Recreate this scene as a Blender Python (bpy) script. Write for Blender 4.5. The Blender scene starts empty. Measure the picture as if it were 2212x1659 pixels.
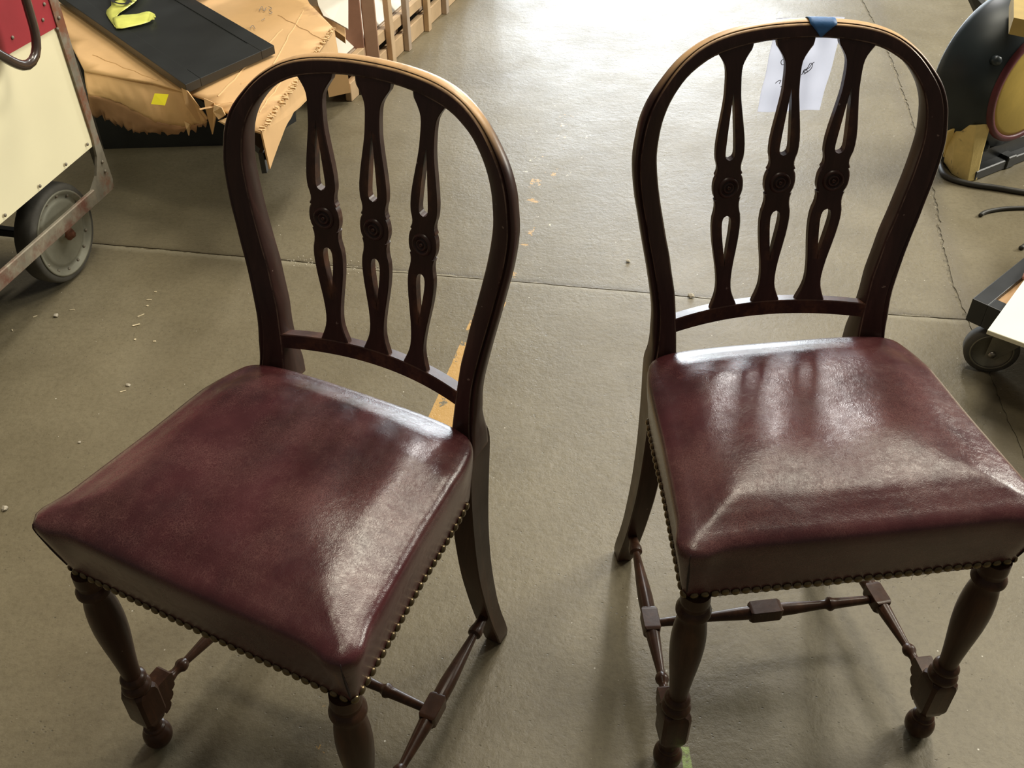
import bpy, bmesh, math, random
from mathutils import Vector, Matrix, Euler
import mathutils.noise as mnoise
from bisect import bisect_right
random.seed(7)
SC = bpy.context.scene
COL = SC.collection
# ------------------------------------------------------------------ camera
FPX, PITCH, ROLL, CAMH = 2127.0, math.radians(39.98), math.radians(-0.54), 1.358
fw = Vector((0, math.cos(PITCH), -math.sin(PITCH))); rt = Vector((1, 0, 0)); up = Vector((0, math.sin(PITCH), math.cos(PITCH)))
cr = rt*math.cos(ROLL) + up*math.sin(ROLL); cu = -rt*math.sin(ROLL) + up*math.cos(ROLL)
CAM = Vector((0, 0, CAMH))
cd = bpy.data.cameras.new('camera'); cam = bpy.data.objects.new('camera', cd); COL.objects.link(cam)
cd.sensor_fit = 'HORIZONTAL'; cd.sensor_width = 36.0; cd.lens = FPX/2212*36.0; cd.clip_start = 0.02
m = Matrix((( cr.x, cu.x, -fw.x), (cr.y, cu.y, -fw.y), (cr.z, cu.z, -fw.z))).to_4x4(); m.translation = CAM
cam.matrix_world = m
SC.camera = cam
# ------------------------------------------------------------------ world, lights, exposure
SC.view_settings.view_transform = 'Standard'; SC.view_settings.look = 'None'
SC.view_settings.gamma = 1.0; SC.view_settings.use_curve_mapping = False
SC.view_settings.exposure = 0.0
w = bpy.data.worlds.new('hall_air'); SC.world = w; w.use_nodes = True
bg = w.node_tree.nodes['Background']; bg.inputs[0].default_value = (1.0, 0.93, 0.80, 1); bg.inputs[1].default_value = 0.11
def area(name, loc, target, sx, sy, power, col, spread=180):
    l = bpy.data.lights.new(name, 'AREA'); l.shape = 'RECTANGLE'; l.size = sx; l.size_y = sy; l.energy = power; l.color = col
    l.spread = math.radians(spread)
    o = bpy.data.objects.new(name, l); COL.objects.link(o); o.location = loc
    o.rotation_euler = (Vector(target)-Vector(loc)).to_track_quat('-Z', 'Y').to_euler()
    return o
area('daylight_doorway', (1.1, 8.4, 1.30), (0.9, 2.0, 0.9), 2.6, 2.5, 290, (0.88, 0.95, 1.0))
area('high_window', (1.95, 7.6, 5.7), (0.3, 1.0, 0.4), 0.60, 2.0, 235, (1.0, 0.96, 0.92))
area('side_window', (4.3, 3.2, 2.3), (-1.0, 1.9, 0.45), 1.3, 1.3, 175, (1.0, 0.96, 0.84))
area('roof_light', (0.95, 3.15, 5.0), (-0.4, 1.6, 0.0), 1.1, 1.3, 106, (1.0, 0.91, 0.74))
area('roof_light', (3.0, 3.2, 5.0), (-0.4, 1.6, 0.0), 1.0, 1.0, 85, (1.0, 0.92, 0.76))
area('roof_light', (-0.3, 1.2, 5.5), (-0.3, 1.2, 0.0), 0.8, 0.8, 42, (1.0, 0.90, 0.70))

def at(u, v, z=0.0):
    d = fw*FPX + cr*(u-1106) - cu*(v-829.5)
    return CAM + d*((z-CAMH)/d.z)
def at_plane(u, v, p0, n):
    d = fw*FPX + cr*(u-1106) - cu*(v-829.5)
    return CAM + d*((Vector(p0)-CAM).dot(n)/d.dot(n))
def zof(x, y, v):
    lo, hi = -.5, 1.3
    for _ in range(40):
        mid = (lo+hi)/2; d = Vector((x, y, mid))-CAM
        if 829.5-FPX*d.dot(cu)/d.dot(fw) > v: lo = mid
        else: hi = mid
    return lo
# ------------------------------------------------------------------ material helpers
def mat(name, col, rough=.5, metal=0.0, spec=.5, coat=0.0, coat_r=.1):
    M = bpy.data.materials.new(name); M.use_nodes = True
    b = M.node_tree.nodes['Principled BSDF']
    b.inputs['Base Color'].default_value = (*col, 1); b.inputs['Roughness'].default_value = rough
    b.inputs['Metallic'].default_value = metal; b.inputs['Specular IOR Level'].default_value = spec
    b.inputs['Coat Weight'].default_value = coat; b.inputs['Coat Roughness'].default_value = coat_r
    return M, M.node_tree, b
class NT:
    def __init__(s, nt): s.nt = nt
    def n(s, t, **k):
        nd = s.nt.nodes.new(t)
        for a, v in k.items(): setattr(nd, a, v)
        return nd
    def l(s, a, b): s.nt.links.new(a, b)
    def coord(s): return s.n('ShaderNodeTexCoord').outputs['Object']
    def noise(s, vec, scale, detail=4, rough=.6, dist=0):
        nd = s.n('ShaderNodeTexNoise'); s.l(vec, nd.inputs['Vector']); nd.inputs['Scale'].default_value = scale
        nd.inputs['Detail'].default_value = detail; nd.inputs['Roughness'].default_value = rough; nd.inputs['Distortion'].default_value = dist
        return nd.outputs['Fac']
    def vor(s, vec, scale, feature='F1', out='Distance'):
        nd = s.n('ShaderNodeTexVoronoi'); nd.feature = feature; s.l(vec, nd.inputs['Vector']); nd.inputs['Scale'].default_value = scale
        return nd.outputs[out]
    def ramp(s, fac, stops):
        nd = s.n('ShaderNodeValToRGB'); s.l(fac, nd.inputs[0]); e = nd.color_ramp.elements
        while len(e) < len(stops): e.new(.5)
        for i, (p, c) in enumerate(stops):
            e[i].position = p; e[i].color = (*c, 1) if not isinstance(c, (int, float)) else (c, c, c, 1)
        return nd.outputs[0]
    def mix(s, fac, a, b, mode='MIX'):
        nd = s.n('ShaderNodeMix'); nd.data_type = 'RGBA'; nd.blend_type = mode
        for sock, v in ((nd.inputs[0], fac), (nd.inputs[6], a), (nd.inputs[7], b)):
            if hasattr(v, 'links'): s.l(v, sock)
            elif isinstance(v, (int, float)): sock.default_value = v
            else: sock.default_value = (*v, 1)
        return nd.outputs[2]
    def math(s, op, a, b=0.0, c=None, clamp=False):
        nd = s.n('ShaderNodeMath'); nd.operation = op; nd.use_clamp = clamp
        for i, v in enumerate((a, b) if c is None else (a, b, c)):
            if hasattr(v, 'links'): s.l(v, nd.inputs[i])
            else: nd.inputs[i].default_value = v
        return nd.outputs[0]
    def bump(s, h, strength, dist, normal=None):
        nd = s.n('ShaderNodeBump'); s.l(h, nd.inputs['Height']); nd.inputs['Strength'].default_value = strength; nd.inputs['Distance'].default_value = dist
        if normal is not None: s.l(normal, nd.inputs['Normal'])
        return nd.outputs[0]
    def scale(s, vec, sc):
        nd = s.n('ShaderNodeMapping'); s.l(vec, nd.inputs[0]); nd.inputs['Scale'].default_value = sc
        return nd.outputs[0]
    def xyz(s, vec):
        nd = s.n('ShaderNodeSeparateXYZ'); s.l(vec, nd.inputs[0]); return nd.outputs
def simple(name, col, rough=.5, metal=0, var=.25, scale=20, bump=.2, bd=.001, spec=.5, coat=0, stain=None):
    M, nt, b = mat(name, col, rough, metal, spec, coat); t = NT(nt); c = t.coord()
    f = t.noise(c, scale, 5)
    dark = tuple(x*(1-var) for x in col); lite = tuple(min(1, x*(1+var)) for x in col)
    o = t.ramp(f, [(.3, dark), (.7, lite)])
    if stain:
        g = t.ramp(t.noise(c, stain[1], 6, .7), [(stain[2], 0.0), (stain[2]+.12, 1.0)])
        o = t.mix(g, o, stain[0])
    t.l(o, b.inputs['Base Color'])
    if bump: t.l(t.bump(t.noise(c, scale*4, 4), bump, bd), b.inputs['Normal'])
    return M
# wood (mahogany, dark finish)
def make_wood(name, base, lite, worn=None, rough=.34, coat=.35):
    M, nt, b = mat(name, base, rough, 0, .30 if worn else .22, coat, .22); t = NT(nt); c = t.coord()
    g = t.noise(t.scale(c, (60, 60, 6)), 1.0, 6, .65, .6)
    o = t.ramp(g, [(.25, tuple(x*.6 for x in base)), (.55, base), (.8, lite)])
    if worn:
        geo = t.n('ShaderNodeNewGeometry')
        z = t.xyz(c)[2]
        hi = t.math('MULTIPLY_ADD', z, 20.0, -16.8, clamp=True)              # handled top of the crest: wear plus glare painted into its colour
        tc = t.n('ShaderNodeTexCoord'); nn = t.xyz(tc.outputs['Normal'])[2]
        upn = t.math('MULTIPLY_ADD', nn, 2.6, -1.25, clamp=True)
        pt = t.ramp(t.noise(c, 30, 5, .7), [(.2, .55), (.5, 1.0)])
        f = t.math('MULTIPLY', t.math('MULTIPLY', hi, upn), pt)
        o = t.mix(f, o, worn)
        ed = t.ramp(geo.outputs['Pointiness'], [(.545, 0.0), (.60, .55)])
        sp = t.ramp(t.noise(c, 25, 4, .7), [(.45, 0.0), (.62, 1.0)])
        o = t.mix(t.math('MULTIPLY', ed, sp), o, (.20, .085, .04))
    # pale chips
    ch = t.ramp(t.noise(c, 95, 2, .5), [(.765, 0.0), (.775, 1.0)])
    o = t.mix(t.math('MULTIPLY', ch, .6), o, (.30, .22, .18))
    t.l(o, b.inputs['Base Color'])
    t.l(t.ramp(t.noise(c, 14, 5), [(.3, rough-.06), (.7, rough+.12)]), b.inputs['Roughness'])
    t.l(t.bump(t.noise(t.scale(c, (90, 90, 12)), 1.0, 5), .12, .001), b.inputs['Normal'])
    return M
WOOD = make_wood('mahogany', (.046, .020, .016), (.078, .034, .026), worn=(.76, .48, .24), rough=.36, coat=.15)  # crest wear colour is lightened to carry painted glare
WOODT = make_wood('turned_mahogany', (.052, .024, .0135), (.105, .046, .023), rough=.30, coat=.06)
def make_worn_edge():
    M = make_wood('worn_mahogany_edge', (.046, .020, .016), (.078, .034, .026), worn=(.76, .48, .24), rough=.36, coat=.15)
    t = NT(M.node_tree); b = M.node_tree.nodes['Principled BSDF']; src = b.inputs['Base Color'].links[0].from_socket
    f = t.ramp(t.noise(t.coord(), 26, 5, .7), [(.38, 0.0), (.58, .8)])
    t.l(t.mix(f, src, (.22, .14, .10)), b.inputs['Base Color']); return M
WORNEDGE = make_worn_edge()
# leather
def make_leather():
    M, nt, b = mat('oxblood_leather', (.10, .013, .018), .34, 0, .52, .0, .22); t = NT(nt); c = t.coord()
    wob = t.noise(c, 9, 4, .6)
    o = t.ramp(wob, [(.3, (.042, .0125, .0145)), (.5, (.062, .0155, .0185)), (.72, (.085, .024, .027))])
    worn = t.ramp(t.noise(c, 5.5, 5, .65), [(.46, 0.0), (.66, .5)])
    o = t.mix(worn, o, (.115, .052, .046))
    # paler hairline creases
    cv = t.n('ShaderNodeVectorMath', operation='ADD'); nz = t.n('ShaderNodeTexNoise'); t.l(c, nz.inputs['Vector']); nz.inputs['Scale'].default_value = 60
    sc_ = t.n('ShaderNodeVectorMath', operation='SCALE'); t.l(nz.outputs['Color'], sc_.inputs[0]); sc_.inputs['Scale'].default_value = .026
    t.l(c, cv.inputs[0]); t.l(sc_.outputs[0], cv.inputs[1])
    e1 = t.vor(cv.outputs[0], 330, 'DISTANCE_TO_EDGE'); e2 = t.vor(cv.outputs[0], 700, 'DISTANCE_TO_EDGE')
    l1 = t.ramp(e1, [(.0, 1.0), (.13, 0.0)])
    zone = t.ramp(t.noise(c, 11, 4, .7), [(.40, 0.0), (.62, 1.0)])
    o = t.mix(t.math('MULTIPLY', t.math('MULTIPLY', l1, zone), .42), o, (.22, .10, .092))
    t.l(o, b.inputs['Base Color'])
    t.l(t.ramp(t.noise(c, 7, 6, .7), [(.3, .19), (.7, .31)]), b.inputs['Roughness'])
    h = t.math('ADD', t.math('MULTIPLY', t.ramp(e1, [(0, 0.0), (.25, 1.0)]), .7), t.math('MULTIPLY', t.ramp(e2, [(0, 0.0), (.3, 1.0)]), .45))
    n1 = t.bump(h, .16, .0004)
    n2 = t.bump(t.noise(c, 38, 4, .6), .22, .0012, n1)
    t.l(n2, b.inputs['Normal']); t.l(n2, b.inputs['Coat Normal'])
    return M
LEATHER = make_leather()
BRASS = simple('aged_brass', (.15, .112, .060), .30, .8, .35, 120, .1, .0004)
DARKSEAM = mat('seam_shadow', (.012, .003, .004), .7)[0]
# concrete
def make_concrete():
    M, nt, b = mat('floor_concrete', (.2, .18, .14), .5, 0, .36); t = NT(nt); c = t.coord(); X = t.xyz(c)
    big = t.noise(c, 1.3, 5, .6); mid = t.noise(c, 6, 6, .65); fine = t.noise(c, 90, 4, .7)
    o = t.ramp(big, [(.3, (.166, .140, .086)), (.55, (.202, .174, .112)), (.75, (.226, .198, .134))])
    o = t.mix(.55, o, t.ramp(mid, [(.3, (.62, .60, .57)), (.7, (1.0, 1.0, 1.0))]), 'MULTIPLY')
    o = t.mix(.85, o, t.ramp(fine, [(.30, (.80, .79, .77)), (.52, (1.0, 1.0, 1.0)), (.75, (1.10, 1.10, 1.09))]), 'MULTIPLY')
    ff = t.noise(c, 260, 3, .8)
    o = t.mix(.4, o, t.ramp(ff, [(.30, (.78, .77, .75)), (.5, (1.0, 1.0, 1.0)), (.72, (1.12, 1.12, 1.11))]), 'MULTIPLY')
    pt2 = t.ramp(t.vor(t.scale(c, (1, 1.5, 1)), 62), [(.06, 1.0), (.15, 0.0)])
    pm2 = t.math('MULTIPLY', pt2, t.ramp(t.noise(c, 9, 4), [(.46, 0.0), (.60, 1.0)]))
    o = t.mix(t.math('MULTIPLY', pm2, .62), o, (.085, .072, .050))
    # pits and grime spots
    pit = t.ramp(t.vor(t.scale(c, (1, 1.6, 1)), 42), [(.045, 1.0), (.10, 0.0)])
    pm = t.math('MULTIPLY', pit, t.ramp(t.noise(c, 14, 3), [(.48, 0.0), (.58, 1.0)]))
    o = t.mix(t.math('MULTIPLY', pm, .6), o, (.075, .066, .048))
    # fine white grit
    gr = t.ramp(t.vor(c, 26), [(.030, 1.0), (.046, 0.0)])
    gm = t.math('MULTIPLY', gr, t.ramp(t.noise(c, 5, 3), [(.44, 0.0), (.54, 1.0)]))
    o = t.mix(gm, o, (.60, .57, .48))
    jn = t.math('MULTIPLY_ADD', t.noise(c, 22, 6, .7), .05, -.025)
    dH = t.math('SUBTRACT', X[1], t.math('MULTIPLY_ADD', X[0], -.1726, 2.015))
    dH = t.math('ADD', dH, t.math('MULTIPLY', jn, .5))
    up_ = t.ramp(t.math('MULTIPLY_ADD', dH, 10, .5), [(.492, 0.0), (.505, .85), (.545, .75), (.62, .30), (.80, 0.0)])
    lo_ = t.ramp(t.math('MULTIPLY_ADD', dH, 10, .5), [(.28, 0.0), (.40, .35), (.47, .55), (.50, 0.0)])
    o = t.mix(up_, o, (.092, .076, .047)); o = t.mix(lo_, o, (.34, .31, .225))  # joint dirt, with the step's shaded and lit sides painted in
    dV = t.math('ABSOLUTE', t.math('SUBTRACT', X[0], t.math('MULTIPLY_ADD', X[1], .185, .718)))
    dV = t.math('ADD', dV, t.math('MULTIPLY', jn, 1.2))
    o = t.mix(t.ramp(dV, [(.0, .6), (.012, .5), (.045, 0.0)]), o, (.14, .12, .085))
    # paint line, x = a + b*y, worn through
    d = t.math('ABSOLUTE', t.math('SUBTRACT', X[0], t.math('MULTIPLY_ADD', X[1], .232, -.492)))
    inside = t.math('LESS_THAN', t.math('ADD', d, t.math('MULTIPLY', mid, .012)), .039)
    wear = t.noise(c, 13, 7, .75)
    yz = t.n('ShaderNodeValToRGB'); t.l(t.math('MULTIPLY', X[1], .25), yz.inputs[0])
    e = yz.color_ramp.elements; e.new(.5); e.new(.5); e.new(.5); e.new(.5); e.new(.5); e.new(.5)
    for i, (p, v) in enumerate([(.17, .60), (.22, .60), (.30, .62), (.355, .36), (.42, .42), (.46, .52), (.53, .58), (.80, .62)]): e[i].position = p; e[i].color = (v, v, v, 1)
    keep = t.math('GREATER_THAN', wear, yz.outputs[0])
    pmask = t.math('MULTIPLY', inside, keep)
    o = t.mix(pmask, o, t.ramp(X[1], [(0, (.50, .30, .09)), (1, (.50, .30, .09))]))
    # old paint flakes further along the line, glare painted in as paler colour
    far = t.math('GREATER_THAN', X[1], 2.15)
    in2 = t.math('LESS_THAN', d, .09)
    k2 = t.math('GREATER_THAN', t.noise(c, 22, 6, .7), .645)
    o = t.mix(t.math('MULTIPLY', t.math('MULTIPLY', far, in2), k2), o, (.62, .55, .38))
    # green paint dab
    g = t.math('LESS_THAN', t.math('ADD', t.math('ABSOLUTE', t.math('SUBTRACT', X[0], .252)), t.math('MULTIPLY', mid, .012)), .013)
    g = t.math('MULTIPLY', g, t.math('LESS_THAN', t.math('ABSOLUTE', t.math('SUBTRACT', X[1], .735)), .04))
    o = t.mix(t.math('MULTIPLY', g, t.ramp(t.noise(c, 120, 3), [(.4, 0.3), (.55, 1.0)])), o, (.36, .46, .16))
    t.l(o, b.inputs['Base Color'])
    t.l(t.ramp(t.noise(c, 3.2, 6, .7), [(.3, .34), (.72, .52)]), b.inputs['Roughness'])
    h = t.math('ADD', t.math('MULTIPLY', fine, .5), t.math('MULTIPLY', t.noise(c, 30, 5, .7), 1.0))
    h = t.math('SUBTRACT', h, t.math('MULTIPLY', pm, .8)); h = t.math('SUBTRACT', h, t.math('MULTIPLY', pm2, .5)); h = t.math('ADD', h, t.math('MULTIPLY', ff, .08))
    t.l(t.bump(h, .34, .0038), b.inputs['Normal'])
    return M
CONC = make_concrete()
GROUT = simple('joint_dirt', (.17, .147, .10), .9, 0, .4, 60, .6, .004)
CREAM = simple('cream_paint', (.93, .87, .60), .5, 0, .04, 3, .15, .0006, stain=((.40, .34, .20), 7, .70))
REDP = simple('maroon_paint', (.36, .030, .045), .42, 0, .15, 4, .15, .0006)
RUST = simple('rusty_galvanised', (.25, .23, .18), .62, .3, .3, 16, .4, .001, stain=((.24, .095, .05), 6, .46))
RUST2 = simple('heavily_rusted_steel', (.27, .24, .18), .65, .3, .3, 16, .4, .001, stain=((.165, .072, .048), 5.5, .42))
BLACKP = simple('black_paint', (.018, .020, .022), .36, 0, .3, 12, .15, .0006)
BLACKF = simple('black_lacquer', (.020, .022, .022), .34, 0, .2, 8, .08, .0004)
CARD = simple('cardboard', (.68, .43, .20), .8, 0, .10, 5, .25, .001, stain=((.44, .26, .12), 4, .60))
CARDE = simple('cardboard_torn_edge', (.74, .52, .27), .9, 0, .2, 60, .5, .002)
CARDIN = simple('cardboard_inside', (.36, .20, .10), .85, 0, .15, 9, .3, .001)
YTAPE = simple('yellow_film', (.74, .76, .17), .3, 0, .12, 30, .1, .0005)
YLAB = simple('yellow_label', (.96, .88, .03), .4, 0, .05, 20, 0)
INK = mat('black_ink', (.02, .02, .02), .5)[0]
GREYINK = mat('grey_ink', (.22, .22, .24), .6)[0]
PAPER = simple('white_paper', (.74, .76, .84), .7, 0, .03, 12, .3, .003)
def paper_glow():
    nt = PAPER.node_tree; b = nt.nodes['Principled BSDF']; out = nt.nodes['Material Output']
    tr = nt.nodes.new('ShaderNodeBsdfTranslucent'); tr.inputs[0].default_value = (.86, .88, .95, 1); mx = nt.nodes.new('ShaderNodeMixShader'); mx.inputs[0].default_value = .75
    nt.links.new(b.outputs[0], mx.inputs[1]); nt.links.new(tr.outputs[0], mx.inputs[2]); nt.links.new(mx.outputs[0], out.inputs[0])
paper_glow()
BLUET = simple('blue_masking_tape', (.045, .16, .40), .55, 0, .15, 60, .4, .0006)
TIMBER = simple('brown_timber', (.36, .19, .13), .7, 0, .18, 9, .3, .001)
PINE = simple('pine_board', (.56, .40, .24), .72, 0, .18, 8, .3, .001)
PINEG = simple('weathered_pine', (.42, .33, .25), .75, 0, .2, 9, .3, .001)
WHITEB = simple('white_board', (.84, .81, .72), .6, 0, .04, 4, .1, .0006)
TYRE = simple('old_rubber', (.085, .080, .068), .75, 0, .3, 18, .3, .001)
WHEELM = simple('dusty_wheel_disc', (.25, .245, .19), .55, .2, .2, 14, .2, .0008, stain=((.20, .12, .07), 9, .60))
YELP = simple('mustard_paint', (.56, .40, .085), .6, 0, .15, 9, .3, .001, stain=((.12, .09, .05), 26, .66))
BLKY = simple('chipped_mustard_paint', (.80, .62, .24), .7, 0, .15, 14, .5, .002, stain=((.20, .15, .08), 30, .62))
REDR = simple('dark_red_paint', (.10, .012, .020), .5, 0, .2, 10, .1, .0006)
BELL = simple('blue_black_steel', (.016, .024, .028), .40, .2, .3, 8, .12, .0006)
STEEL = simple('worn_steel', (.35, .33, .30), .35, .9, .2, 20, .1, .0004)
CHROME = simple('bronze_rim', (.38, .27, .20), .22, .8, .2, 9, .05, .0003)
CASTERM = simple('caster_zinc', (.23, .22, .17), .5, .4, .2, 30, .1, .0005)
BENT = simple('dark_bentwood', (.045, .027, .020), .28, 0, .3, 14, .1, .0005, coat=.5)
CABLE = simple('black_cable', (.035, .033, .028), .55, 0, .2, 30, .1, .0005)
CHIP = simple('pale_wood_chip', (.72, .62, .42), .8, 0, .15, 80, .2, .0005)
PLASTER = simple('grey_crumb', (.42, .38, .30), .9, 0, .2, 80, .4, .001)
TEAL = simple('teal_plastic', (.03, .30, .42), .4, 0, .1, 30, 0)
HAIR = mat('stuffing_hair', (.03, .025, .02), .7)[0]
# ------------------------------------------------------------------ object helpers
def mesh(name, V, F, smooth=False):
    me = bpy.data.meshes.new(name); me.from_pydata([tuple(v) for v in V], [], F); me.validate(); me.update()
    if smooth: me.polygons.foreach_set('use_smooth', [True]*len(me.polygons))
    return me
def fixn(me):
    bm = bmesh.new(); bm.from_mesh(me); bmesh.ops.recalc_face_normals(bm, faces=bm.faces); bm.to_mesh(me); bm.free()
def obj(name, me, mt, parent=None, loc=None, label=None, rot=None):
    o = bpy.data.objects.new(name, me); COL.objects.link(o)
    if mt and not me.materials: me.materials.append(mt)
    if parent: o.parent = parent
    if loc is not None: o.location = loc
    if rot is not None: o.rotation_euler = rot
    if label: o['label'] = label
    return o
def thing(name, label, cat, loc=(0, 0, 0), rz=0, group=None):
    o = bpy.data.objects.new(name, None); COL.objects.link(o); o.location = loc; o.rotation_euler = (0, 0, rz)
    o.empty_display_size = .05
    o['label'] = label; o['category'] = cat
    if group: o['group'] = group
    return o
def tag(o, label, cat, group=None):
    o['label'] = label; o['category'] = cat
    if group: o['group'] = group
    return o
def auto(o, ang=35):
    me = o.data; me.polygons.foreach_set('use_smooth', [True]*len(me.polygons))
    bm = bmesh.new(); bm.from_mesh(me)
    for e in bm.edges:
        if len(e.link_faces) == 2 and e.calc_face_angle(0) > math.radians(ang): e.smooth = False
    bm.to_mesh(me); bm.free()
def bev(o, wd, seg=2, ang=30):
    b = o.modifiers.new('bevel', 'BEVEL'); b.width = wd; b.segments = seg; b.limit_method = 'ANGLE'; b.angle_limit = math.radians(ang); b.harden_normals = False
    return o
def box_me(name, x0, x1, y0, y1, z0, z1, b=.0, seg=1):
    bm = bmesh.new(); bmesh.ops.create_cube(bm, size=1)
    for v in bm.verts: v.co = Vector(((x0+x1)/2+v.co.x*(x1-x0), (y0+y1)/2+v.co.y*(y1-y0), (z0+z1)/2+v.co.z*(z1-z0)))
    if b: bmesh.ops.bevel(bm, geom=bm.edges[:], offset=b, segments=seg, affect='EDGES', profile=.6)
    me = bpy.data.meshes.new(name); bm.to_mesh(me); bm.free(); return me
def frame_box(name, O, ux, uy, uz, b=.0, seg=1):
    """box with corner O and edge vectors ux, uy, uz"""
    O, ux, uy, uz = map(Vector, (O, ux, uy, uz))
    bm = bmesh.new()
    vs = [bm.verts.new(O+ux*i+uy*j+uz*k) for i in (0, 1) for j in (0, 1) for k in (0, 1)]
    for f in ((0, 1, 3, 2), (4, 6, 7, 5), (0, 4, 5, 1), (2, 3, 7, 6), (0, 2, 6, 4), (1, 5, 7, 3)): bm.faces.new([vs[i] for i in f])
    bmesh.ops.recalc_face_normals(bm, faces=bm.faces)
    if b: bmesh.ops.bevel(bm, geom=bm.edges[:], offset=b, segments=seg, affect='EDGES', profile=.6)
    me = bpy.data.meshes.new(name); bm.to_mesh(me); bm.free(); return me
def prism(name, pts, ext, b=0):
    """polygon of 3D points extruded by vector ext"""
    n = len(pts); ext = Vector(ext); V = [Vector(p) for p in pts]+[Vector(p)+ext for p in pts]
    F = [tuple(range(n)), tuple(range(2*n-1, n-1, -1))]+[(i, i+n, (i+1) % n+n, (i+1) % n) for i in range(n)]
    me = mesh(name, V, F); fixn(me)
    if b:
        bm = bmesh.new(); bm.from_mesh(me); bmesh.ops.bevel(bm, geom=bm.edges[:], offset=b, segments=1, affect='EDGES'); bm.to_mesh(me); bm.free()
    return me
def lathe(name, prof, seg=32, axis='z', cap=True):
    V, F = [], []
    for z, r in prof:
        for i in range(seg):
            a = 2*math.pi*i/seg
            V.append({'z': (r*math.cos(a), r*math.sin(a), z), 'y': (r*math.cos(a), z, r*math.sin(a)), 'x': (z, r*math.cos(a), r*math.sin(a))}[axis])
    n = len(prof)
    for j in range(n-1):
        for i in range(seg):
            k = (i+1) % seg; F.append((j*seg+i, j*seg+k, (j+1)*seg+k, (j+1)*seg+i))
    if cap: F.append(tuple(range(seg))); F.append(tuple((n-1)*seg+i for i in range(seg)))
    me = mesh(name, V, F, True); fixn(me); return me
def rings_me(name, rings, closed=True, cap=True, smooth=True):
    m_ = len(rings[0]); V = [p for r in rings for p in r]; F = []
    for j in range(len(rings)-1):
        for i in range(m_ if closed else m_-1):
            k = (i+1) % m_; F.append((j*m_+i, j*m_+k, (j+1)*m_+k, (j+1)*m_+i))
    if cap and closed: F.append(tuple(range(m_))); F.append(tuple((len(rings)-1)*m_+i for i in range(m_)))
    me = mesh(name, V, F, smooth); fixn(me); return me
def tube(name, pts, r, seg=12, closed=False, flat=None):
    pts = [Vector(p) for p in pts]; n = len(pts); rings = []
    prevn = None
    for i, p in enumerate(pts):
        a = pts[(i-1) % n] if closed or i > 0 else p; b = pts[(i+1) % n] if closed or i < n-1 else p
        d = (b-a).normalized()
        if prevn is None: prevn = d.orthogonal().normalized()
        nn = (prevn-d*prevn.dot(d)).normalized(); prevn = nn; bb = d.cross(nn)
        rr = r[i] if isinstance(r, (list, tuple)) else r
        rings.append([p+nn*rr*math.cos(2*math.pi*k/seg)+bb*rr*math.sin(2*math.pi*k/seg) for k in range(seg)])
    if closed: rings.append(rings[0])
    return rings_me(name, rings, cap=not closed)
def interp(x, xs, ys):
    if x <= xs[0]: return ys[0]
    if x >= xs[-1]: return ys[-1]
    i = bisect_right(xs, x)-1; t = (x-xs[i])/(xs[i+1]-xs[i]); return ys[i]+(ys[i+1]-ys[i])*t
def cr_interp(x, xs, ys):
    """smooth (Catmull-Rom / Hermite) interpolation"""
    if x <= xs[0]: return ys[0]
    if x >= xs[-1]: return ys[-1]
    i = bisect_right(xs, x)-1; n = len(xs); h = xs[i+1]-xs[i]; t = (x-xs[i])/h
    def sl(j):
        a, b = max(j-1, 0), min(j+1, n-1); return (ys[b]-ys[a])/(xs[b]-xs[a])
    m0, m1 = sl(i)*h, sl(i+1)*h
    return (2*t**3-3*t*t+1)*ys[i]+(t**3-2*t*t+t)*m0+(-2*t**3+3*t*t)*ys[i+1]+(t**3-t*t)*m1
def smooth_path(P, n):
    P = [Vector(p) for p in P]; s = [0]
    for a, b in zip(P, P[1:]): s.append(s[-1]+(b-a).length)
    D = len(P[0])
    return [Vector([cr_interp(s[-1]*i/(n-1), s, [p[k] for p in P]) for k in range(D)]) for i in range(n)]

# ================================================================== FLOOR
floor_o = obj('floor', box_me('floor', -4.5, 4.5, -1.5, 6.5, -.10, -.0024), GROUT); floor_o['kind'] = 'structure'
def jag(pts, amp, step=.012, sc=9):
    out = []
    for a, b in zip(pts, pts[1:]):
        a, b = Vector(a), Vector(b); L = (b-a).length; n = max(1, int(L/step)); nr = Vector((-(b-a).y, (b-a).x)).normalized()
        for i in range(n):
            p = a+(b-a)*i/n
            q = .6*mnoise.noise(Vector((p.x*sc, p.y*sc, amp*77)))+.9*mnoise.noise(Vector((p.x*sc*6, p.y*sc*6, 3+amp*50)))
            out.append(p+nr*amp*q)
    out.append(Vector(pts[-1])); return out
HJ = [(-4.4, 2.80), (-2.2, 2.40), (-1.088, 2.207), (-.836, 2.162), (-.531, 2.109), (-.303, 2.058), (-.004, 2.013), (.417, 1.941), (.598, 1.905), (.88, 1.858), (1.056, 1.837)]
VJ0 = [(1.056, 1.837), (1.001, 1.378), (.93, .5), (.86, -1.4)]
VJ1 = [(1.056, 1.837), (1.073, 2.009), (1.159, 2.369), (1.278, 2.988), (1.345, 3.409), (1.408, 3.979), (1.55, 5.0), (1.8, 6.4)]
def off(pts, dx, dy): return [(x+dx, y+dy) for x, y in pts]
G = .0016
sA = jag(off(HJ, -G, -G), .0022) + jag(off(VJ0, -G, -G), .004)[1:] + [Vector((-4.4, -1.4))]
sB = jag(off(HJ, -G, G), .0022) + jag(off(VJ1, -G*2.6, G), .007)[1:] + [Vector((-4.4, 6.4))]
sC = list(reversed(jag(off(VJ1, G*2.6, 0), .007))) + jag(off(VJ0, G, 0), .004)[1:] + [Vector((4.4, -1.4)), Vector((4.4, 6.4))]
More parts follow.
